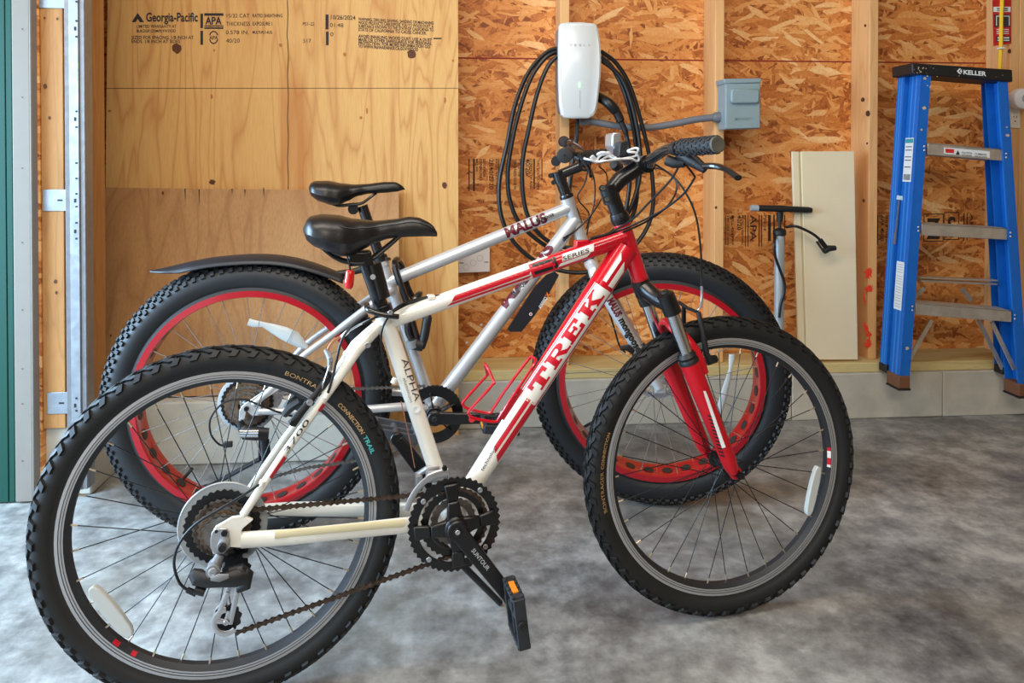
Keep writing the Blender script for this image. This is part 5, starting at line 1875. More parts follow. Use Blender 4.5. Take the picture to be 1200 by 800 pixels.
cable(T, [(306, 566, -.064), (285, 580, -.068), (255, 598, -.072), (228, 615, -.074), (210, 637, -.074), (204, 660, -.074), (210, 682, -.074), (221, 692, -.074)], .0026)
MB().tube([T(219, 690.5, -.074), T(230, 695.5, -.074)], [.005, .0055], 10).obj('barrel_adjuster', 'blk_plastic', TR)

# ---- rear brake
for s in (1, -1):
    f_ = (lambda p: p) if s == 1 else mir
    MB().tube([f_(T(342, 497, -.052)), f_(T(352, 484, -.052)), f_(T(370, 462, -.046)), f_(T(385, 440, -.036))], [.0095, .008, .0062, .0055], 10, flat=.7).obj('brake_arm', 'blk_plastic', TR)
    MB().tube([f_(T(352, 470, -.030)), f_(T(340, 478, -.026)), f_(T(333, 486, -.022))], [.0085, .0085, .007], 8).obj('brake_pad', 'blk_plastic', TR)
bolt(T(343.5, 495, -.058), .0065, .004).obj('bolt', 'black_metal', TR)
bolt(T(363, 471, -.058), .006, .005).obj('bolt', 'alloy', TR)
bolt(T(388, 420, -.045), .0048, .006).obj('bolt', 'alloy', TR)
MB().tube([T(381, 410, -.012), T(385, 416, -.02), T(387, 422, -.034), T(386, 434, -.038)], [.004, .0062, .0062, .005], 8).obj('brake_boot', 'grey_plastic', TR)
MB().tube(smooth_path([T(402, 393, -.012), T(393, 398, -.012), T(387, 404, -.012), T(384, 411, -.012)], 4), .0028, 7).obj('brake_noodle', 'copper', TR)
MB().tube([T(408, 388, -.012), T(400, 395, -.012)], .0042, 8).obj('ferrule', 'whited', TR)
cable(T, [(407, 389, -.012), (422, 380, -.014), (440, 372, -.028), (455, 366, -.032)], .0022, 'alloy')
MB().tube([T(386, 428, -.040), T(378, 452, -.044), T(377, 455, -.044)], .0012, 6).obj('cable_tail', 'spoke_sil', TR)
MB().tube([T(379, 448, -.044), T(377, 455, -.044)], .002, 6).obj('cable_tip', 'alloy', TR)
bolt(T(431, 404, -.012 - .0125), .006, .003).obj('bolt', 'alloy', TR)

# ---- freewheel with clear spoke guard
CC = RW
m = MB().lathe([(.0795, -.0165), (.0815, -.018), (.0795, -.0200), (.0775, -.0190), (.062, -.0215), (.062, -.0200), (.0775, -.0175)], n=64, closed=True)
m.obj('spoke_guard', 'clearplastic', rw)
cogs = [(34, .0705, .0665, .050, 'sprocket_blk'), (28, .0545, .0510, .030, 'cassette'), (24, .0490, .0455, .028, 'rusty'), (21, .0440, .0405, .024, 'cassette'), (18, .0385, .0350, .02, 'rusty'), (16, .0345, .0312, .018, 'cassette'), (14, .0300, .0268, .016, 'cassette')]
for i, (n_, ro, rr_o, ri, mm_) in enumerate(cogs):
    m = MB()
    tooth_ring(m, ro, rr_o, ri, n_, -.0245 - i * .0042, -.0262 - i * .0042, phase=.1 * i)
    if i == 0:
        for k in range(4):
            a = k * PI / 2 + .5
            m.beam(V((.026 * math.cos(a), -.0254, .026 * math.sin(a))), V((.053 * math.cos(a), -.0254, .053 * math.sin(a))), .0016, .026, (0, 1, 0))
    m.obj('sprocket', mm_, rw, smooth=False)
MB().lathe([(.0, -.053), (.012, -.053), (.016, -.050), (.028, -.024)], n=20).obj('freewheel_body', 'cassette', rw)

# ---- crankset
BBy = lambda y: V((BB.x, y, BB.z))
m = MB(); tooth_ring(m, .0950, .0905, .0745, 44, -.0455, -.0480, BB, .03)
cr = m.obj('chainring', 'black_metal', TR, smooth=False)
m = MB(); tooth_ring(m, .0690, .0650, .0520, 32, -.0385, -.0405, BB)
m.obj('chainring', 'black_metal', TR, smooth=False)
m = MB(); tooth_ring(m, .0480, .0445, .0320, 22, -.0315, -.0335, BB)
m.obj('chainring', 'cassette', TR, smooth=False)
cdir = (T(600, 702, -.085) - BBy(-.085)); cdir.y = 0
crank_len = .172
cdir.normalize()
m = MB()
for a in (95, 185, 275, 5):
    e = V((math.cos(math.radians(a)), 0, math.sin(math.radians(a))))
    u = V((-e.z, 0, e.x))
    for w0, w1, s0, s1, y0, y1 in ((.017, .0115, .012, .050, -.062, -.052), (.0115, .0150, .050, .083, -.056, -.0485)):
        P8 = []
        for yy in (y0, y1):
            P8 += [BBy(yy - (.004 if yy == y0 else 0)) + e * s0 - u * w0, BBy(yy) + e * s1 - u * w1, BBy(yy) + e * s1 + u * w1, BBy(yy - (.004 if yy == y0 else 0)) + e * s0 + u * w0]
        m.hexa(P8)
m.cyl(BBy(-.050), BBy(-.072), .025, 24, .023)
m.obj('spider', 'black_metal', TR, bevel=.003)
for a in (50, 140, 230, 320):
    e = V((math.cos(math.radians(a)), 0, math.sin(math.radians(a))))
    bolt(BBy(-.048) + e * .082, .0052, .003).obj('chainring_bolt', 'alloy', TR)


def crank(end_dir, y0, y1, name='crank_arm'):
    u = V((-end_dir.z, 0, end_dir.x))
    A_, E_ = BBy(y0), BBy(y1) + end_dir * crank_len
    th = .007 if y0 < 0 else -.007
    P8 = []
    for yo in (-th, th):
        P8 += [A_ + V((0, yo, 0)) - u * .017, E_ + V((0, yo * .9, 0)) - u * .0135, E_ + V((0, yo * .9, 0)) + u * .0135, A_ + V((0, yo, 0)) + u * .017]
    mm = MB().hexa(P8)
    mm.cyl(A_ + V((0, th * 1.1, 0)), A_ - V((0, th * 1.2, 0)), .0205, 20)
    mm.cyl(E_ + V((0, th * .9, 0)), E_ - V((0, th * .9, 0)), .0145, 18)
    return mm.obj(name, 'black_metal', TR, bevel=.003), E_


cr1, E1 = crank(cdir, -.074, -.088)
cr2, E2 = crank(-cdir, .066, .082)
bolt(BBy(-.0822), .0085, .003).obj('crank_bolt', 'black_metal', cr1)
bolt(BBy(-.0830), .005, .003).obj('crank_bolt', 'alloy', cr1)
pu_ = V((-cdir.z, 0, cdir.x))
cm = lambda u, v: BBy(-.0818) + cdir * u + pu_ * v + V((0, -.012 * u / .172 - .0012, 0))
decal('lettering', [txt('SUNTOUR', .046, -.002, .0085, .052, .02)], cm, 'grey_text', cr1)


def pedal(E_, s, tilt, m_='pedal'):
    """platform pedal: two toothed cage plates, end bars and an axle; s = -1 near side, +1 far side"""
    d = V((math.sin(tilt), 0, -math.cos(tilt)))
    u = V((d.z, 0, -d.x)) * -1
    c0 = V((E_.x, E_.y + s * .010, E_.z))
    c1 = V((E_.x, E_.y + s * .098, E_.z))
    m = MB()

    def hx(a0, a1, b0, b1, t0, t1):
        P8 = []
        for t in (t0, t1):
            for aa, bb_ in ((a0, b0), (a1, b0), (a1, b1), (a0, b1)):
                P8.append(c0.lerp(c1, bb_) + d * aa + u * t)
        m.hexa(P8)
    L, h = .047, .0125
    for sg in (-1, 1):
        hx(sg * L, sg * (L - .007), 0.04, 0.96, -h, h)                     # long cage bars
        for k in range(5):
            hx(sg * L, sg * (L + .003), .10 + .18 * k, .19 + .18 * k, -h, -h + .006)
            hx(sg * L, sg * (L + .003), .10 + .18 * k, .19 + .18 * k, h - .006, h)
    hx(-L, L, .90, 1.0, -h * .9, h * .9)
    hx(-L, L, 0, .08, -h * .9, h * .9)
    hx(-L, L, .44, .54, -h * .7, h * .7)
    m.cyl(c0, c1, .0085, 12)
    p = m.obj('pedal', m_, TR, bevel=.0012)
    m = MB().cyl(E_, c0 + V((0, s * .004, 0)), .0065, 10)
    m.obj('pedal_axle', 'alloy', p)
    bolt(c1 + V((0, s * .001, 0)), .008, .003, (0, s, 0)).obj('axle_cap', 'dark', p)
    for sg in (-1, 1):
        P8 = []
        for aa in (sg * (L + .0002), sg * (L + .0028)):
            P8 += [c0.lerp(c1, .28) + d * aa - u * .0055, c0.lerp(c1, .72) + d * aa - u * .0055, c0.lerp(c1, .72) + d * aa + u * .0055, c0.lerp(c1, .28) + d * aa + u * .0055]
        MB().hexa(P8).obj('reflector', 'amber', p)
    return p


pedal(E1, -1, .12)
pedal(E2, 1, 1.30, 'greypedal')

# ---- chain and derailleurs
cy = -.040
Pc = lambda u, v: (lambda p: V((p.x, cy, p.z)))(T(u, v, cy))
m = MB()
top0, top1 = Pc(291, 597.5), Pc(492, 571.5)
arc = []
for i in range(15):
    a = math.radians(112 - i * 15)
    arc.append(V((BB.x + .0672 * math.cos(a), cy, BB.z + .0672 * math.sin(a))))
low1 = Pc(275, 742)
chain_run(m, [top0] + [arc[0]] + arc[1:] + [low1], cy)
rc = []
for i in range(10):
    a = math.radians(80 + i * 19)
    rc.append(V((RW.x + .0465 * math.cos(a), cy + .006, RW.z + .0465 * math.sin(a))))
chain_run(m, [top0] + rc, cy + .005)
stuff(m.obj('chain', 'chain', TR))
# rear derailleur
kn = T(251, 665, -.078)
m = MB().tube([T(258, 650, -.070), T(254, 658, -.074), kn], [.008, .010, .0115], 14)
m.cyl(kn + V((0, .012, 0)), kn + V((0, -.016, 0)), .0125, 18)
rd = m.obj('rear_derailleur', 'grey_plastic', TR, bevel=.001)
bolt(kn + V((0, -.016, 0)), .0085, .003).obj('bolt', 'alloy', rd)
m = MB().tube([T(224, 670, -.080), T(231, 676, -.084), T(243, 680, -.086), T(262, 679, -.088), T(276, 676, -.086), T(289, 674, -.080)], [.008, .0155, .013, .0135, .0175, .0155], 14, flat=.8)
m.tube([T(268, 668, -.082), T(282, 667, -.082), T(289, 674, -.080), T(288, 686, -.078), T(278, 691, -.078)], [.006, .011, .013, .010, .006], 12)
m.tube([T(228, 690, -.080), T(240, 694, -.082)], [.008, .007], 10)
m.obj('linkage', 'blk_plastic', rd)
MB().tube([T(247, 678, -.100), T(257, 677, -.103), T(268, 675, -.101)], [.004, .0075, .004], 10, flat=.4, up=(0, 0, 1)).obj('linkage_highlight', 'grey_plastic', rd)  # lighter grey piece standing in for a highlight on the body
jw = T(266, 725, -.062)
ju = T(277, 668, -.050)
for y0 in (-.071, -.050):
    pts = []
    for i in range(25):
        a = math.radians(60 + i * 10.5)
        pts.append(V((jw.x + .0215 * math.cos(a), y0, jw.z + .0215 * math.sin(a))))
    mm = MB().tube(pts[3:], .0012, 8, flat=4.2, up=(0, 1, 0))
    for (u0, v0, u1, v1) in ((255, 722, 268, 691), (270, 728, 279, 690)):
        a, b_ = T(u0, v0, -.062), T(u1, v1, -.062)
        mm.tube([V((a.x, y0, a.z)), V((b_.x, y0, b_.z))], .0012, 8, flat=4.0, up=(0, 1, 0))
    mm.tube([V((jw.x - .016, y0, jw.z + .004)), V((jw.x, y0, jw.z)), V((jw.x + .006, y0, jw.z + .018))], .0012, 8, flat=4.6, up=(0, 1, 0))
    mm.obj('cage_plate', 'alloy', rd)
m = MB(); tooth_ring(m, .0265, .0225, .005, 11, -.063, -.058, V((jw.x, 0, jw.z)))
m.obj('jockey_wheel', 'sprocket_blk', rd, smooth=False)
bolt(V((jw.x, -.0725, jw.z)), .005, .003).obj('bolt', 'alloy', rd)
m = MB(); tooth_ring(m, .0265, .0225, .005, 11, -.050, -.045, V((ju.x, 0, ju.z)))
m.obj('jockey_wheel', 'sprocket_blk', rd, smooth=False)
# front derailleur
fd = MB().tube([T(489, 556, -.006), T(500, 549, -.017), T(514, 547, -.012)], .006, 10).obj('front_derailleur', 'alloy', TR)
path = smooth_path([T(525, 553, -.050), T(512, 556, -.052), T(500, 562, -.054), T(489, 573, -.054), T(481, 586, -.054), T(476, 598, -.052)], 5)
MB().tube(path, [.008] * 10 + [.0062] * 16, 8, flat=.28, up=(0, 0, 1)).obj('cage_plate', 'alloy', fd)
MB().box2(T(500, 567, -.044), T(524, 548, -.022)).obj('linkage', 'alloy', fd, bevel=.004)
MB().box2(T(487, 577, -.020), T(494, 551, .004)).obj('linkage', 'grey_plastic', fd, bevel=.004)
bolt(T(521, 548, -.050), .0055, .004).obj('bolt', 'black_metal', fd)
MB().tube([T(470, 470, -.022), T(480, 515, -.020), T(486, 548, -.018)], .0010, 5).obj('cable_inner', 'copper', TR)

# ---- kickstand (far side, foot on the floor)
kf = T.I @ Z(586, 706, 0.006)
MB().tube([BB + V((-.075, .030, -.018)), BB + V((-.055, .045, -.035)), kf], [.0085, .0085, .0075], 12).obj('kickstand', 'black_metal', TR)
# ---- bottle cage
near = [T(624, 419, 0), T(626, 426, -.022), T(600, 466, -.030), T(586, 488, -.031), T(580, 494, -.031), T(556, 490, -.034), T(549.5, 485, -.034), T(552, 479, -.034), T(577, 451, -.034), T(578, 446, -.030), T(571, 430, -.012), T(569, 428, 0)]
cage = smooth_path(near + [mir(p) for p in reversed(near[1:-1])], 5, True)
bc = MB().tube(cage, .0032, 8, closed=True).obj('bottle_cage', 'red', TR)
MB().tube([T(610, 455, -.010), T(587, 490, -.010)], .008, 8, flat=.3).obj('mount_strip', 'red', bc)
bolt(T(603, 461, -.014), .004, .003).obj('bolt', 'alloy', bc)
bolt(T(588, 483, -.014), .004, .003).obj('bolt', 'alloy', bc)

# ---- phone holder on the bar (part) and a white cord coiled round it (thing)
ph = T.put(MB().box2(T(727, 186, -.02) + V((-.006, -.01, 0)), T(738, 181, .02)).obj('phone_holder', 'black_gloss', TR, bevel=.002))
MB().prism([(p.x, p.z) for p in [T(u, v, .02) for u, v in ((712, 156.5), (721.5, 156.5), (721.5, 167), (726, 172), (725, 184), (722, 184), (711, 172), (711.5, 160))]], lambda u, v, t: V((u, t, v)), -.012, .035).obj('jaw', 'alloy', ph, bevel=.003)
MB().prism([(p.x, p.z) for p in [T(u, v, -.03) for u, v in ((724.5, 166), (734, 165), (735, 183), (723.5, 184))]], lambda u, v, t: V((u, t, v)), -.040, .0).obj('jaw', 'blk_plastic', ph, bevel=.003)
wc = empty('usb_cord', T.M @ T(725, 186, -.03), 'white cord coiled on the handlebar of the white and red bike', 'cord')
WROOT[wc.name] = wc.location.copy()
tw = lambda *p: T.M @ T(*p)
pts = [(684, 185.5, -.02), (692, 187.5, -.03), (700, 190, -.04), (712, 183.5, -.05), (722, 186, -.05), (740, 186, -.05), (746, 189, -.04), (749, 186, -.03), (745, 179, -.03), (738, 178, -.03), (736, 176.5, -.03), (744, 173.5, -.03), (748, 174.5, -.02), (747, 178, -.02), (744, 183, -.03),
       (725, 186.5, -.055), (708, 188.5, -.06), (699.5, 189, -.05), (703, 183, -.05), (712, 178.5, -.05), (714, 180, -.045), (702, 182, -.04), (701, 180, -.04), (709, 178.5, -.04), (722, 185, -.04)]
pts = [(u, v, min(y, -.05) - .006 * math.sin(i * 1.7)) for i, (u, v, y) in enumerate(pts)]
own(MB().tube(smooth_path([tw(*p) for p in pts], 6), .0024, 7).obj('wire', 'wire'), wc)
own(MB().beam(tw(693, 183, -.04), tw(700, 190, -.04), .012, .009).obj('plug', 'grey_text', bevel=.001), wc)


# ================================================================== silver fat-tire bike
K = Bike('fat_tire_bike', 'silver fat-tire bike with red rims standing nearer the plywood', (-0.7154, 1.9751), (0.4425, 2.1715), 0.0105)
KR = K.root
R_F = 0.3836
KRW, KFW = V((0, 0, R_F)), V((K.wb, 0, R_F))
kt, kb = K(664.5, 232), K(688, 300)
kd = (kt - kb).normalized()
K.steer(kt, kb, -0.25)
# the steered wheel must still touch the floor where the photo shows it
hub_f = K.S.inverted() @ KFW
hub_f.y = 0
krw = wheel(K, KRW, R_F, 0.049, 0.2995, 0.018, 0.080, 32, 'fat', False, 0.05)
kfw = wheel(K, hub_f, R_F, 0.049, 0.2995, 0.018, 0.080, 32, 'fat', True, 0.00)
krw['label'] = 'rear wheel of the silver fat-tire bike'
kfw['label'] = 'front wheel of the silver fat-tire bike'
# black cut-outs of the rims
for w in (krw, kfw):
    m = MB()
    for k in range(32):
        a = 2 * PI * (k + .5) / 32
        r = 0.2995 - 0.018 * .82 - .0008
        N = 8
        P = []
        for i in range(N):
            t = 2 * PI * i / N
            aa = a + .055 * math.cos(t)
            y = .017 * math.sin(t)
            P.append(V(((r - .0016) * math.cos(aa), y, (r - .0016) * math.sin(aa))))
        m.add(P, [tuple(range(N))])
    stuff(m.obj('rim_cutout', 'rimstrip', w, fix=False))
MB().tube([V((.27 * math.cos(a), 0, .27 * math.sin(a))) for a in (4.02, 4.02)][:1] + [V((.235 * math.cos(4.02), -.004, .235 * math.sin(4.02)))], .0042, 8).obj('valve', 'blk_plastic', krw)
MB().tube([V((.27 * math.cos(3.75), 0, .27 * math.sin(3.75))), V((.235 * math.cos(3.75), -.004, .235 * math.sin(3.75)))], .0042, 8).obj('valve', 'blk_plastic', kfw)

kBBp = K(508.5, 484.5, -.05)
KB = V((kBBp.x, 0, kBBp.z))
kst = K(447, 306)
ksd = (kst - KB).normalized()
m = MB().tube([KB, kst], .0165, 28).cyl(KB + V((0, -.055, 0)), KB + V((0, .055, 0)), .021, 20)
m.tube([kst - ksd * .014, kst], .0195, 20)
m.obj('seat_tube', 'silver', KR)
ktt0, ktt1 = K(454, 330.5), K(668, 243)
MB().tube([ktt0, ktt1], [.0185, .0185], 32).obj('top_tube', 'silver', KR)
kdt0, kdt1 = KB, K(675, 256)
MB().tube([kdt0, kdt1], [.0215, .0215], 32).obj('down_tube', 'silver', KR)
MB().tube([kb - kd * .002, kb + kd * .012, kt - kd * .012, kt], [.0205, .0190, .0190, .0205], 20).obj('head_tube', 'silver', KR)
KDR = V((0, 0, R_F))
for s in (1, -1):
    f_ = (lambda p: p) if s == 1 else mir
    MB().tube(smooth_path([K(459, 341, -.012), K(445, 350, -.055), K(428, 362.5, -.070), K(392, 390, -.078), K(350, 421.5, -.085), K(324, 450, -.090), K(297, 474, -.092)], 4), [.0105] * 12 + [.0088] * 13, 14).obj('seat_stay', 'silver', KR)if s == 1 else \
        MB().tube(smooth_path([mir(p) for p in (K(459, 341, -.012), K(445, 350, -.055), K(428, 362.5, -.070), K(392, 390, -.078), K(350, 421.5, -.085), K(324, 450, -.090), K(297, 474, -.092))], 4), [.0105] * 12 + [.0088] * 13, 14).obj('seat_stay', 'silver', KR)
    cst = [K(303, 482, -.092), K(350, 481.5, -.090), K(420, 480, -.080), K(470, 476.5, -.066), K(500, 478, -.045)]
    MB().tube([f_(p) for p in cst], [.0088, .0100, .0105, .0115, .0115], 14).obj('chain_stay', 'silver', KR)
    pl = [K(u, v, -.093) for u, v in ((322, 449), (327, 451), (329, 455), (306, 470), (306, 486), (296, 487), (289, 481), (287, 490), (283, 496), (280, 492), (281, 480), (285, 474))]
    MB().prism([(p.x, p.z) for p in pl], lambda u, v, t: V((u, t * s, v)), -.096, -.091).obj('dropout', 'silver', KR, bevel=.001)
bolt(K(289, 478.5, -.096), .0065, .006).obj('axle_nut', 'black_metal', KR)
bolt(K(284, 492.5, -.096), .006, .005).obj('bolt', 'alloy', KR)
# fork: straight silver legs from a wide crown
fcr = kb - kd * .010
legs_top = kb - kd * .055
hubn = hub_f.copy()
lt0 = K(695, 306, -.075)
for s in (1, -1):
    f_ = (lambda p: p) if s == 1 else mir
    tp = V((fcr.x, 0, fcr.z)) - kd * .018
    p1 = tp - kd * .012 + V((.004, -.060, 0))
    p2 = V((hubn.x - .012, -.078, hubn.z + .004))
    p1b = p1.lerp(p2, .12)
    K.put(MB().tube(smooth_path([f_(tp + V((0, -.005, .004))), f_(p1 + V((0, .018, .012))), f_(p1.lerp(p2, .06)), f_(p1.lerp(p2, .4)), f_(p2)], 4), [.0185] * 4 + [.0180] * 5 + [.0175] * 4 + [.0150] * 4, 16).obj('fork_leg', 'silver', KR))
    K.put(MB().box2(f_(p2 + V((-.012, -.004, -.016))), f_(p2 + V((.020, .004, .010)))).obj('fork_dropout', 'silver', KR, bevel=.003))
    if s == 1:
        fleg0, fleg1 = p1.lerp(p2, .06), p2
# headset, stem and bar
m = MB().tube([kt, kt + kd * .006, kt + kd * .012, kt + kd * .013, K(657, 211)], [.0205, .0215, .0195, .0168, .0168], 18)
K.put(m.obj('headset', 'black_gloss', KR))
MB().tube([kb - kd * .002, kb - kd * .010], [.0215, .0205], 18).obj('headset', 'black_metal', KR)
Sinv = K.S.inverted()
kcl = K(684, 192.5)
kcl.y = 0
m = MB().tube([K(653.5, 200.5), K(657.5, 213)], [.0195, .0195], 16).tube([K(656, 205), K(669, 199), kcl], [.0155, .0150, .0165], 14)
m.cyl(kcl + V((0, -.024, 0)), kcl + V((0, .024, 0)), .0185, 16)
K.put(m.obj('stem', 'black_gloss', KR))
for u, v in ((646.5, 205.5), (650, 213.5)):
    K.put(MB().cyl(K(u, v, -.012), K(u, v, .012), .0075, 12).obj('stem_bolt', 'black_gloss', KR))
# the near grip end sits where the photo shows it: undo the steering for that point
ge = Sinv @ K(666, 179.5, -.32)
ge = V((kcl.x - .060, -.345, kcl.z + .050))
hbk = [kcl, kcl + V((0, -.04, 0)), kcl + V((-.004, -.09, .030)), V((ge.x + .022, -.19, ge.z)), ge]
K.put(MB().tube(smooth_path([mir(p) for p in reversed(hbk[1:])] + hbk, 4), .0115, 12).obj('handlebar', 'black_gloss', KR))
for s in (1, -1):
    f_ = (lambda p: p) if s == 1 else mir
    g0 = ge + V((.012, .115, 0))
    gg = K.put(MB().tube([f_(g0), f_(g0.lerp(ge, .05)), f_(g0.lerp(ge, .95)), f_(ge + V((0, -.004, 0)))], [.0150, .0165, .0170, .0160], 18).obj('grip', 'grip', KR))
    MB().lathe([(0, .0035), (.0025, .0035), (.003, .005), (.014, .004), (.0185, .003), (.0195, -.001), (.0175, -.008)], f_(ge + V((0, -.004, 0))), (0, -s, 0), 22).obj('grip_end', 'grip', gg)
    K.put(MB().tube([f_(g0 + V((.004, .058, 0))), f_(g0 + V((.022, .054, -.014))), f_(g0 + V((.032, .034, -.022)))], [.016, .012, .008], 10).obj('brake_lever_body', 'blk_plastic', KR))
    K.put(MB().tube(smooth_path([f_(g0 + V((.030, .044, -.020))), f_(g0 + V((.052, .020, -.040))), f_(g0 + V((.056, -.02, -.060)))], 4), .0052, 8).obj('brake_lever', 'black_gloss', KR))
K.put(MB().tube([ge + V((-.020, .07, -.016)), ge + V((-.022, .035, -.018))], [.012, .0125], 14).obj('bell', 'blk_plastic', KR))
# seat post, clamp, saddle
kpt = K(424.5, 241)
MB().tube([kst - ksd * .02, kpt], .0150, 16).obj('seat_post', 'black_gloss', KR)
MB().tube([kst, kst + ksd * .016], .0205, 18).obj('seat_clamp', 'black_metal', KR)
MB().tube(smooth_path([kst + ksd * .008 + V((.012, -.018, 0)), kst + ksd * .008 + V((.022, -.006, 0)), kst + ksd * .004 + V((.025, .014, 0))], 4), .0045, 8).obj('clamp_lever', 'black_gloss', KR)
ks, kfn = seat(K, 'saddle',
               [(362.3, 218), (363.3, 214.5), (370, 211.8), (385, 211.5), (400, 214.5), (415, 216), (430, 215.3), (450, 213), (463, 213), (470, 216), (474.5, 221)],
               [(362.3, 222), (366, 230.5), (375, 236), (390, 240.5), (398, 240.5), (406, 236), (420, 229.5), (432, 227), (450, 226), (465, 224.5), (474.5, 222)],
               [(0, .010), (.008, .030), (.025, .050), (.07, .066), (.18, .074), (.30, .066), (.45, .042), (.60, .028), (.80, .023), (.94, .018), (1, .008)])
for s in (-1, 1):
    MB().tube(smooth_path([K(382, 234) + V((0, s * .028, 0)), K(396, 240.5) + V((0, s * .024, 0)), K(412, 239.5) + V((0, s * .021, 0)), K(424, 238) + V((0, s * .021, 0)), K(434, 231) + V((0, s * .018, 0)), K(441, 226) + V((0, s * .010, 0))], 4), .0035, 8).obj('saddle_rail', 'black_metal', KR)
MB().tube([K(414, 245, -.02), K(414, 245, .02)], .015, 14).obj('saddle_clamp', 'black_metal', KR)
# chainring, cranks, pedals, chain
m = MB()
tooth_ring(m, .0815, .0790, .052, 40, -.0520, -.0560, KB)
kcr = m.lathe([(.080, -.058), (.080, -.060), (.051, -.060), (.051, -.058)], KB, n=48, closed=True).obj('chainring', 'black_metal', KR)
m = MB()
for k in range(5):
    a = math.radians(100 + 72 * k)
    e = V((math.cos(a), 0, math.sin(a)))
    m.beam(V((KB.x, -.057, KB.z)) + e * .012, V((KB.x, -.057, KB.z)) + e * .064, .004, .030, (0, 1, 0))
m.cyl(V((KB.x, -.050, KB.z)), V((KB.x, -.075, KB.z)), .024, 20)
m.obj('spider', 'black_metal', KR, bevel=.001)
ced = (K(645, 486, -.085) - V((KB.x, -.085, KB.z)))
ced.y = 0
ced.normalize()
_BB, _TR, _cl = BB, TR, crank_len
BB, TR, crank_len = KB, KR, .170
kc1, KE1 = crank(ced, -.088, -.100)
kc2, KE2 = crank(-ced, .088, .100)
pedal(KE1, -1, 1.45)
pedal(KE2, 1, 1.45)
bolt(V((KB.x, -.0965, KB.z)), .0085, .003).obj('crank_bolt', 'dark', kc1)
decal('crank_badge', [poly(*[(.10 + .009 * math.cos(i * PI / 8), .009 * math.sin(i * PI / 8)) for i in range(16)])], lambda u, v: V((KB.x, -.0965 - .012 * u / .17, KB.z)) + ced * u + V((-ced.z, 0, ced.x)) * v + V((0, -.0005, 0)), 'label_red', kc1)
BB, TR, crank_len = _BB, _TR, _cl
m = MB()
ky = -.058
kp = lambda u, v: (lambda p: V((p.x, ky, p.z)))(K(u, v, ky))
chain_run(m, [kp(300, 458), kp(412, 455.5), kp(500, 452)], ky)
chain_run(m, [kp(306, 562), kp(360, 548), kp(415, 540), kp(500, 517)], ky)
stuff(m.obj('chain', 'cassette', KR))
for i, (n_, ro) in enumerate(((34, .0690), (28, .0600), (24, .0520), (20, .0440), (17, .0380), (14, .0310))):
    m = MB()
    tooth_ring(m, ro, ro - .0038, .02, n_, -.046 - i * .0045, -.048 - i * .0045, phase=.13 * i)
    m.obj('sprocket', 'sprocket_blk' if i == 0 else ('rusty' if i % 2 else 'cassette'), krw, smooth=False)
m = MB().lathe([(.076, -.040), (.0775, -.041), (.076, -.042), (.060, -.043), (.060, -.0415)], n=48, closed=True)
m.obj('spoke_guard', 'clearplastic', krw)
for w, s, yy in ((krw, 1, .055), (kfw, 1, .052)):
    m = MB()
    m.lathe([(.080, yy - .001), (.080, yy + .001), (.064, yy + .001), (.064, yy - .001)], n=48, closed=True)
    for k in range(6):
        a = k * PI / 3
        m.beam(V((.02 * math.cos(a), yy, .02 * math.sin(a))), V((.066 * math.cos(a + .5), yy, .066 * math.sin(a + .5))), .0018, .008, (0, 1, 0))
    m.obj('brake_disc', 'alloy', w)
m = MB().tube([K(283, 500, -.10), K(288, 507, -.105), K(300, 508, -.108), K(315, 508, -.105)], [.012, .019, .018, .015], 12, flat=.8)
m.tube([K(281, 493, -.099), K(284, 502, -.102)], .010, 10)
krd = m.obj('rear_derailleur', 'blk_plastic', KR)
MB().tube([K(281, 508, -.118), K(303, 508, -.122)], [.010, .010], 10, flat=.5).obj('linkage', 'chrome', krd)
MB().tube([K(310, 515, -.095), K(313, 545, -.095), K(306, 560, -.095)], [.012, .013, .010], 10, flat=.4).obj('cage_plate', 'black_metal', krd)
cable(K, [(344, 488, -.095), (330, 484, -.10), (308, 476, -.11), (285, 468, -.115), (262, 472, -.115), (247, 490, -.115), (247, 508, -.115), (256, 520, -.112), (264, 522, -.11)], .0026)
MB().box2(K(262, 525, -.115), K(273, 516, -.105)).obj('barrel_adjuster', 'blk_plastic', KR, bevel=.002)
# kickstand on the far side
kf = K.I @ Z(243, 571, .012)
MB().tube([V((.012, .115, R_F - .02)), V((.006, .118, .17)), kf], [.008, .0075, .0075], 10).obj('kickstand', 'black_metal', KR)
MB().ball(kf, .018, 12, (1.2, .9, .5)).obj('kickstand_foot', 'blk_plastic', KR)
# mudguards
cl = smooth_path([K(u, v, 0) for u, v in ((177, 318.5), (200, 313.5), (225, 307.5), (250, 302.8), (275, 300.2), (300, 299.0), (325, 300), (350, 304), (375, 311.5), (403, 322.5))], 5)
n_c = len(cl)
wid = [lerp_tab([(0, .012), (.10, .034), (.25, .050), (.5, .055), (.8, .050), (1, .036)], i / (n_c - 1)) for i in range(n_c)]


def guard(i, j):
    k = min(n_c - 1, int(round(i * (n_c - 1))))
    p = cl[k]
    y = (j * 2 - 1)
    return V((p.x, y * wid[k], p.z - .020 * y * y * min(1, k / 8) + .004))


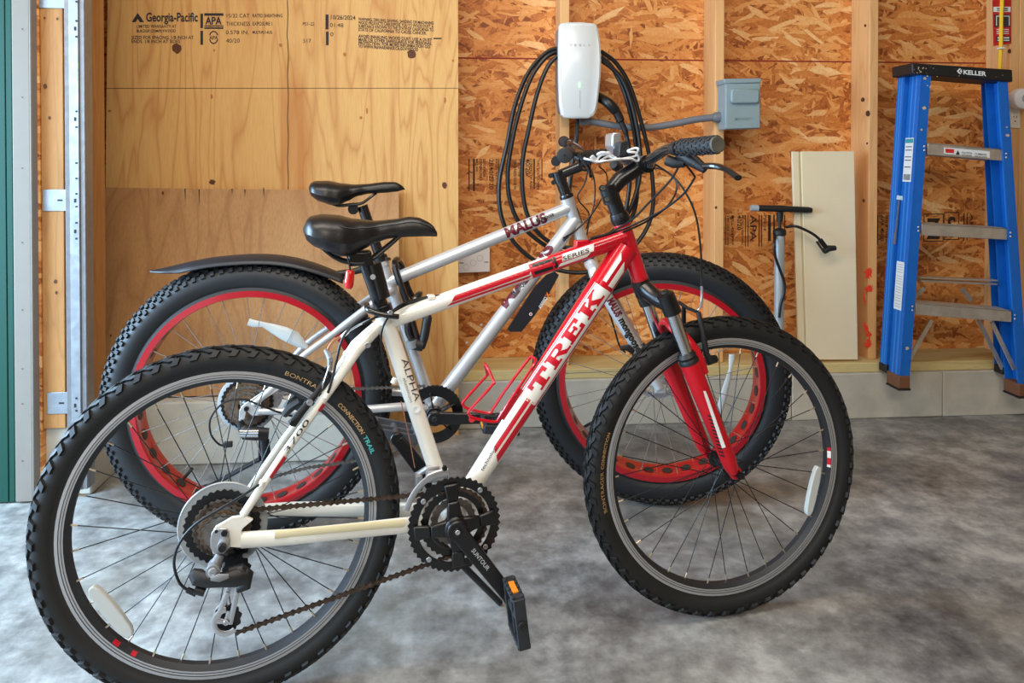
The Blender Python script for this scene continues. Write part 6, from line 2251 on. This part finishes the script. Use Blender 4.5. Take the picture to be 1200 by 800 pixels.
m = MB().grid(guard, n_c, 9)
fd_ = m.obj('mudguard', 'fender', KR)
sm_ = fd_.modifiers.new('thick', 'SOLIDIFY')
sm_.thickness = .0035
MB().tube([K(396, 321, 0), K(415, 318, 0), K(436, 312, 0)], [.010, .009, .012], 10).obj('mudguard_mount', 'blk_plastic', KR)
decal('lettering', [ptxt('mucky', 372, 313.6, 2.2, 16, .02, .28)], lambda u, v: K(u, v, -.045) + V((0, -.004, 0)), 'grey_text', KR) if False else None
pl = [(594.5, 385.5), (598, 388.5), (611, 388.5), (626, 370), (641, 348), (655, 322), (650, 318), (640, 322), (625, 338)]
m = MB()
pts = [K(u, v, -.02) for u, v in pl]
gm = lambda u, v, t: V((u, t, v))
m.prism([(p.x, p.z) for p in pts], gm, -.022, -.017)
c0, c1 = K(596, 387, 0), K(646, 320, 0)
sh_ = m.obj('down_tube_guard', 'fender', KR)
a, b_ = K(596, 387, .03), K(648, 320, .03)
m = MB()
e0 = [V((p.x, -.021, p.z)) for p in (pts[0], pts[-1], pts[-2], pts[-3])]
m.add([V((q.x, yy, q.z)) for yy in (-.021, .045) for q in (pts[0], pts[8], pts[7])], [(0, 1, 4, 3), (1, 2, 5, 4)])
MB().hexa([V((pts[0].x, -.02, pts[0].z)), V((pts[2].x, -.02, pts[2].z)), V((pts[2].x, .045, pts[2].z + .01)), V((pts[0].x, .045, pts[0].z + .01)), V((pts[7].x, -.02, pts[7].z)), V((pts[5].x, -.02, pts[5].z)), V((pts[5].x, .045, pts[5].z)), V((pts[7].x, .045, pts[7].z))]).obj('guard_fold', 'fender', sh_) if False else None
gmf = lambda u, v: K(u, v, -.0232)
decal('lettering', [pxtext('AWWO', (634, 362), (11, -18), 4.2, 15, .03)], gmf, 'label', sh_)
decal('lettering', [pxtext('X', (642.5, 348.5), (11, -18), 4.6, 5, .05)], gmf, 'orange', sh_)
decal('lettering', [poly(*[(622 + 2.0 * math.cos(i * PI / 5), 368 + 2.0 * math.sin(i * PI / 5)) for i in range(10)])], gmf, 'label', sh_)
decal('lettering', [poly(*[(622 + 1.2 * math.cos(i * PI / 5), 368 + 1.2 * math.sin(i * PI / 5)) for i in range(10)])], lambda u, v: K(u, v, -.0236), 'label_red', sh_)
# frame graphics
f_k = on_tube(K, ktt0, ktt1, .0185)
decal('lettering', [pxtext('MALUS', (594, 278.5), (55, -22), 11.5, 52, .06)], f_k, 'darkred', KR, 'px')
f_k2 = on_tube(K, ktt0, ktt1, .0185, None, .0017)
decal('lettering', [pxtext('Mongoose', (629, 261), (22, -9), 6, 22, .02)], f_k2, 'blackd', KR, 'px')
f_kd = on_tube(K, kdt0, kdt1, .0215)
decal('lettering', [pxtext('MALUS', (592, 362), (50, -62), 15, 92, .06)], f_kd, 'darkred', KR, 'px')
decal('lettering', [pxtext('Mongoose', (604, 348), (20, -25), 8, 26, .03)], on_tube(K, kdt0, kdt1, .0215, None, .0017), 'blackd', KR, 'px')


class KS:      # pixels onto the turned fork leg
    I = (K.M @ K.S).inverted()
    C = I @ CAM


f_kf = on_tube(KS, fleg0, fleg1, .0186, .0166)
K.put(decal('lettering', [pxtext('mongoose', (724.5, 375), (72, 126), 9, 44, .05)], f_kf, 'blackd', KR, 'px'))
K.put(decal('lettering', [pxtext('MALUS', (711, 352), (72, 126), 9, 23, .06)], f_kf, 'darkred', KR, 'px'))
f_kh = on_tube(K, kb, kt, .0190)
decal('head_badge', [pxpoly((677, 244), (8, 21), [(0, -1), (18, -1), (20, 1), (18, 3), (0, 3), (-2, 1)])], f_kh, 'blackd', KR, 'px')
decal('head_badge', [pxpoly((677, 244), (8, 21), [(1, 0), (17.5, 0), (17.5, 2), (1, 2)])], on_tube(K, kb, kt, .0190, None, .0017), 'grey_text', KR, 3)
# wheel reflectors
def paddle(w, c, S, pts, wd, m_='reflector'):
    I = (K.M @ S @ Matrix.Translation(c)).inverted()
    C_ = I @ CAM

    def loc(px_, py_, y):
        d = I.to_3x3() @ ray(px_, py_)
        return C_ + d * ((y - C_.y) / d.y)
    P = [loc(u, v, -.012) for u, v in pts]
    rr = wd
    m = MB().tube(P, rr, 10, flat=.35, up=(0, 0, 1))
    return m.obj('reflector', m_, w, bevel=0.0)


I4 = Matrix.Identity(4)
paddle(krw, KRW, I4, [(291, 377), (297, 379), (308, 380), (318, 384), (332, 390), (345, 396), (352, 402), (360, 407)], [.010, .010, .007, .012, .018, .019, .014, .006])
paddle(kfw, hub_f, K.S, [(858, 415), (857.5, 421), (856, 432), (853, 445), (849, 460), (845, 475), (842, 488)], [.009, .009, .005, .008, .0105, .010, .006])
# disc caliper and hose
K.put(MB().box2(V((hub_f.x - .075, .055, hub_f.z + .030)), V((hub_f.x - .035, .085, hub_f.z + .085))).obj('brake_caliper', 'blk_plastic', KR, bevel=.006))
cable(K, [(690, 320, .05), (705, 345, .06), (712, 360, .07), (720, 385, .08), (726, 405, .085), (733, 413, .085)], .0028)
K.put(MB().tube([Sinv @ K(727, 408, -.09), Sinv @ K(735, 407, -.09), Sinv @ K(742, 412, -.09)], [.007, .010, .008], 8).obj('brake_caliper', 'blk_plastic', KR))
cable(K, [(690, 194, -.05), (685, 215, -.03), (677, 232, -.03), (690, 250, .0), (687, 268, -.02)], .0022)
cable(K, [(692, 195, .02), (697, 215, .03), (696, 240, .04), (690, 262, .02), (686, 285, .03)], .0022)
cable(K, [(702, 195, .06), (711, 205, .07), (709, 225, .06), (690, 255, .0), (668, 275, -.024)], .0022)
MB().tube([K(660, 282, -.022), K(666, 276, -.022)], .004, 8).obj('cable_port', 'blk_plastic', KR)
# small bottle bosses on the down tube
for u, v in ((547.5, 402), (564.5, 381)):
    bolt(K(u, v, 0), .004, .004, (-.62, 0, .78)).obj('bolt', 'alloy', KR)

# ================================================================== cable lock looped round the silver frame
kl = empty('cable_lock', K.M @ K(483, 400, -.02), 'black cable lock looped round the silver top tube below the saddles', 'cable lock')
WROOT[kl.name] = kl.location.copy()
kw = lambda *p: K.M @ K(*p)
own(MB().tube(smooth_path([kw(u, v, y) for u, v, y in ((489, 398, -.045), (484, 380, -.045), (476, 352, -.045), (466, 324, -.038), (463, 311, -.030), (465, 304, 0), (470, 311, .034), (477, 335, .040), (485, 350, .038), (490, 346, .02), (492, 344, -.01), (489, 348, -.036), (481, 362, -.045), (478, 385, -.05), (484, 400, -.05), (490, 404, -.05))], 6), .0095, 9).obj('cable_loop', 'black_gloss'), kl)
own(MB().tube(smooth_path([kw(u, v, y) for u, v, y in ((493, 407, -.05), (497, 395, -.05), (501, 372, -.045), (504, 362, -.03))], 5), [.012] * 5 + [.013] * 6 + [.009] * 5, 10).obj('lock_sleeve', 'blk_plastic'), kl)
own(MB().tube([kw(481, 402, -.05), kw(496, 405, -.05)], [.0165, .0165], 14).obj('lock_body', 'blk_plastic', bevel=.002), kl)
own(MB().tube([kw(482, 399, -.052), kw(484, 407, -.052)], [.017, .017], 14).obj('lock_ring', 'grey_plastic'), kl)
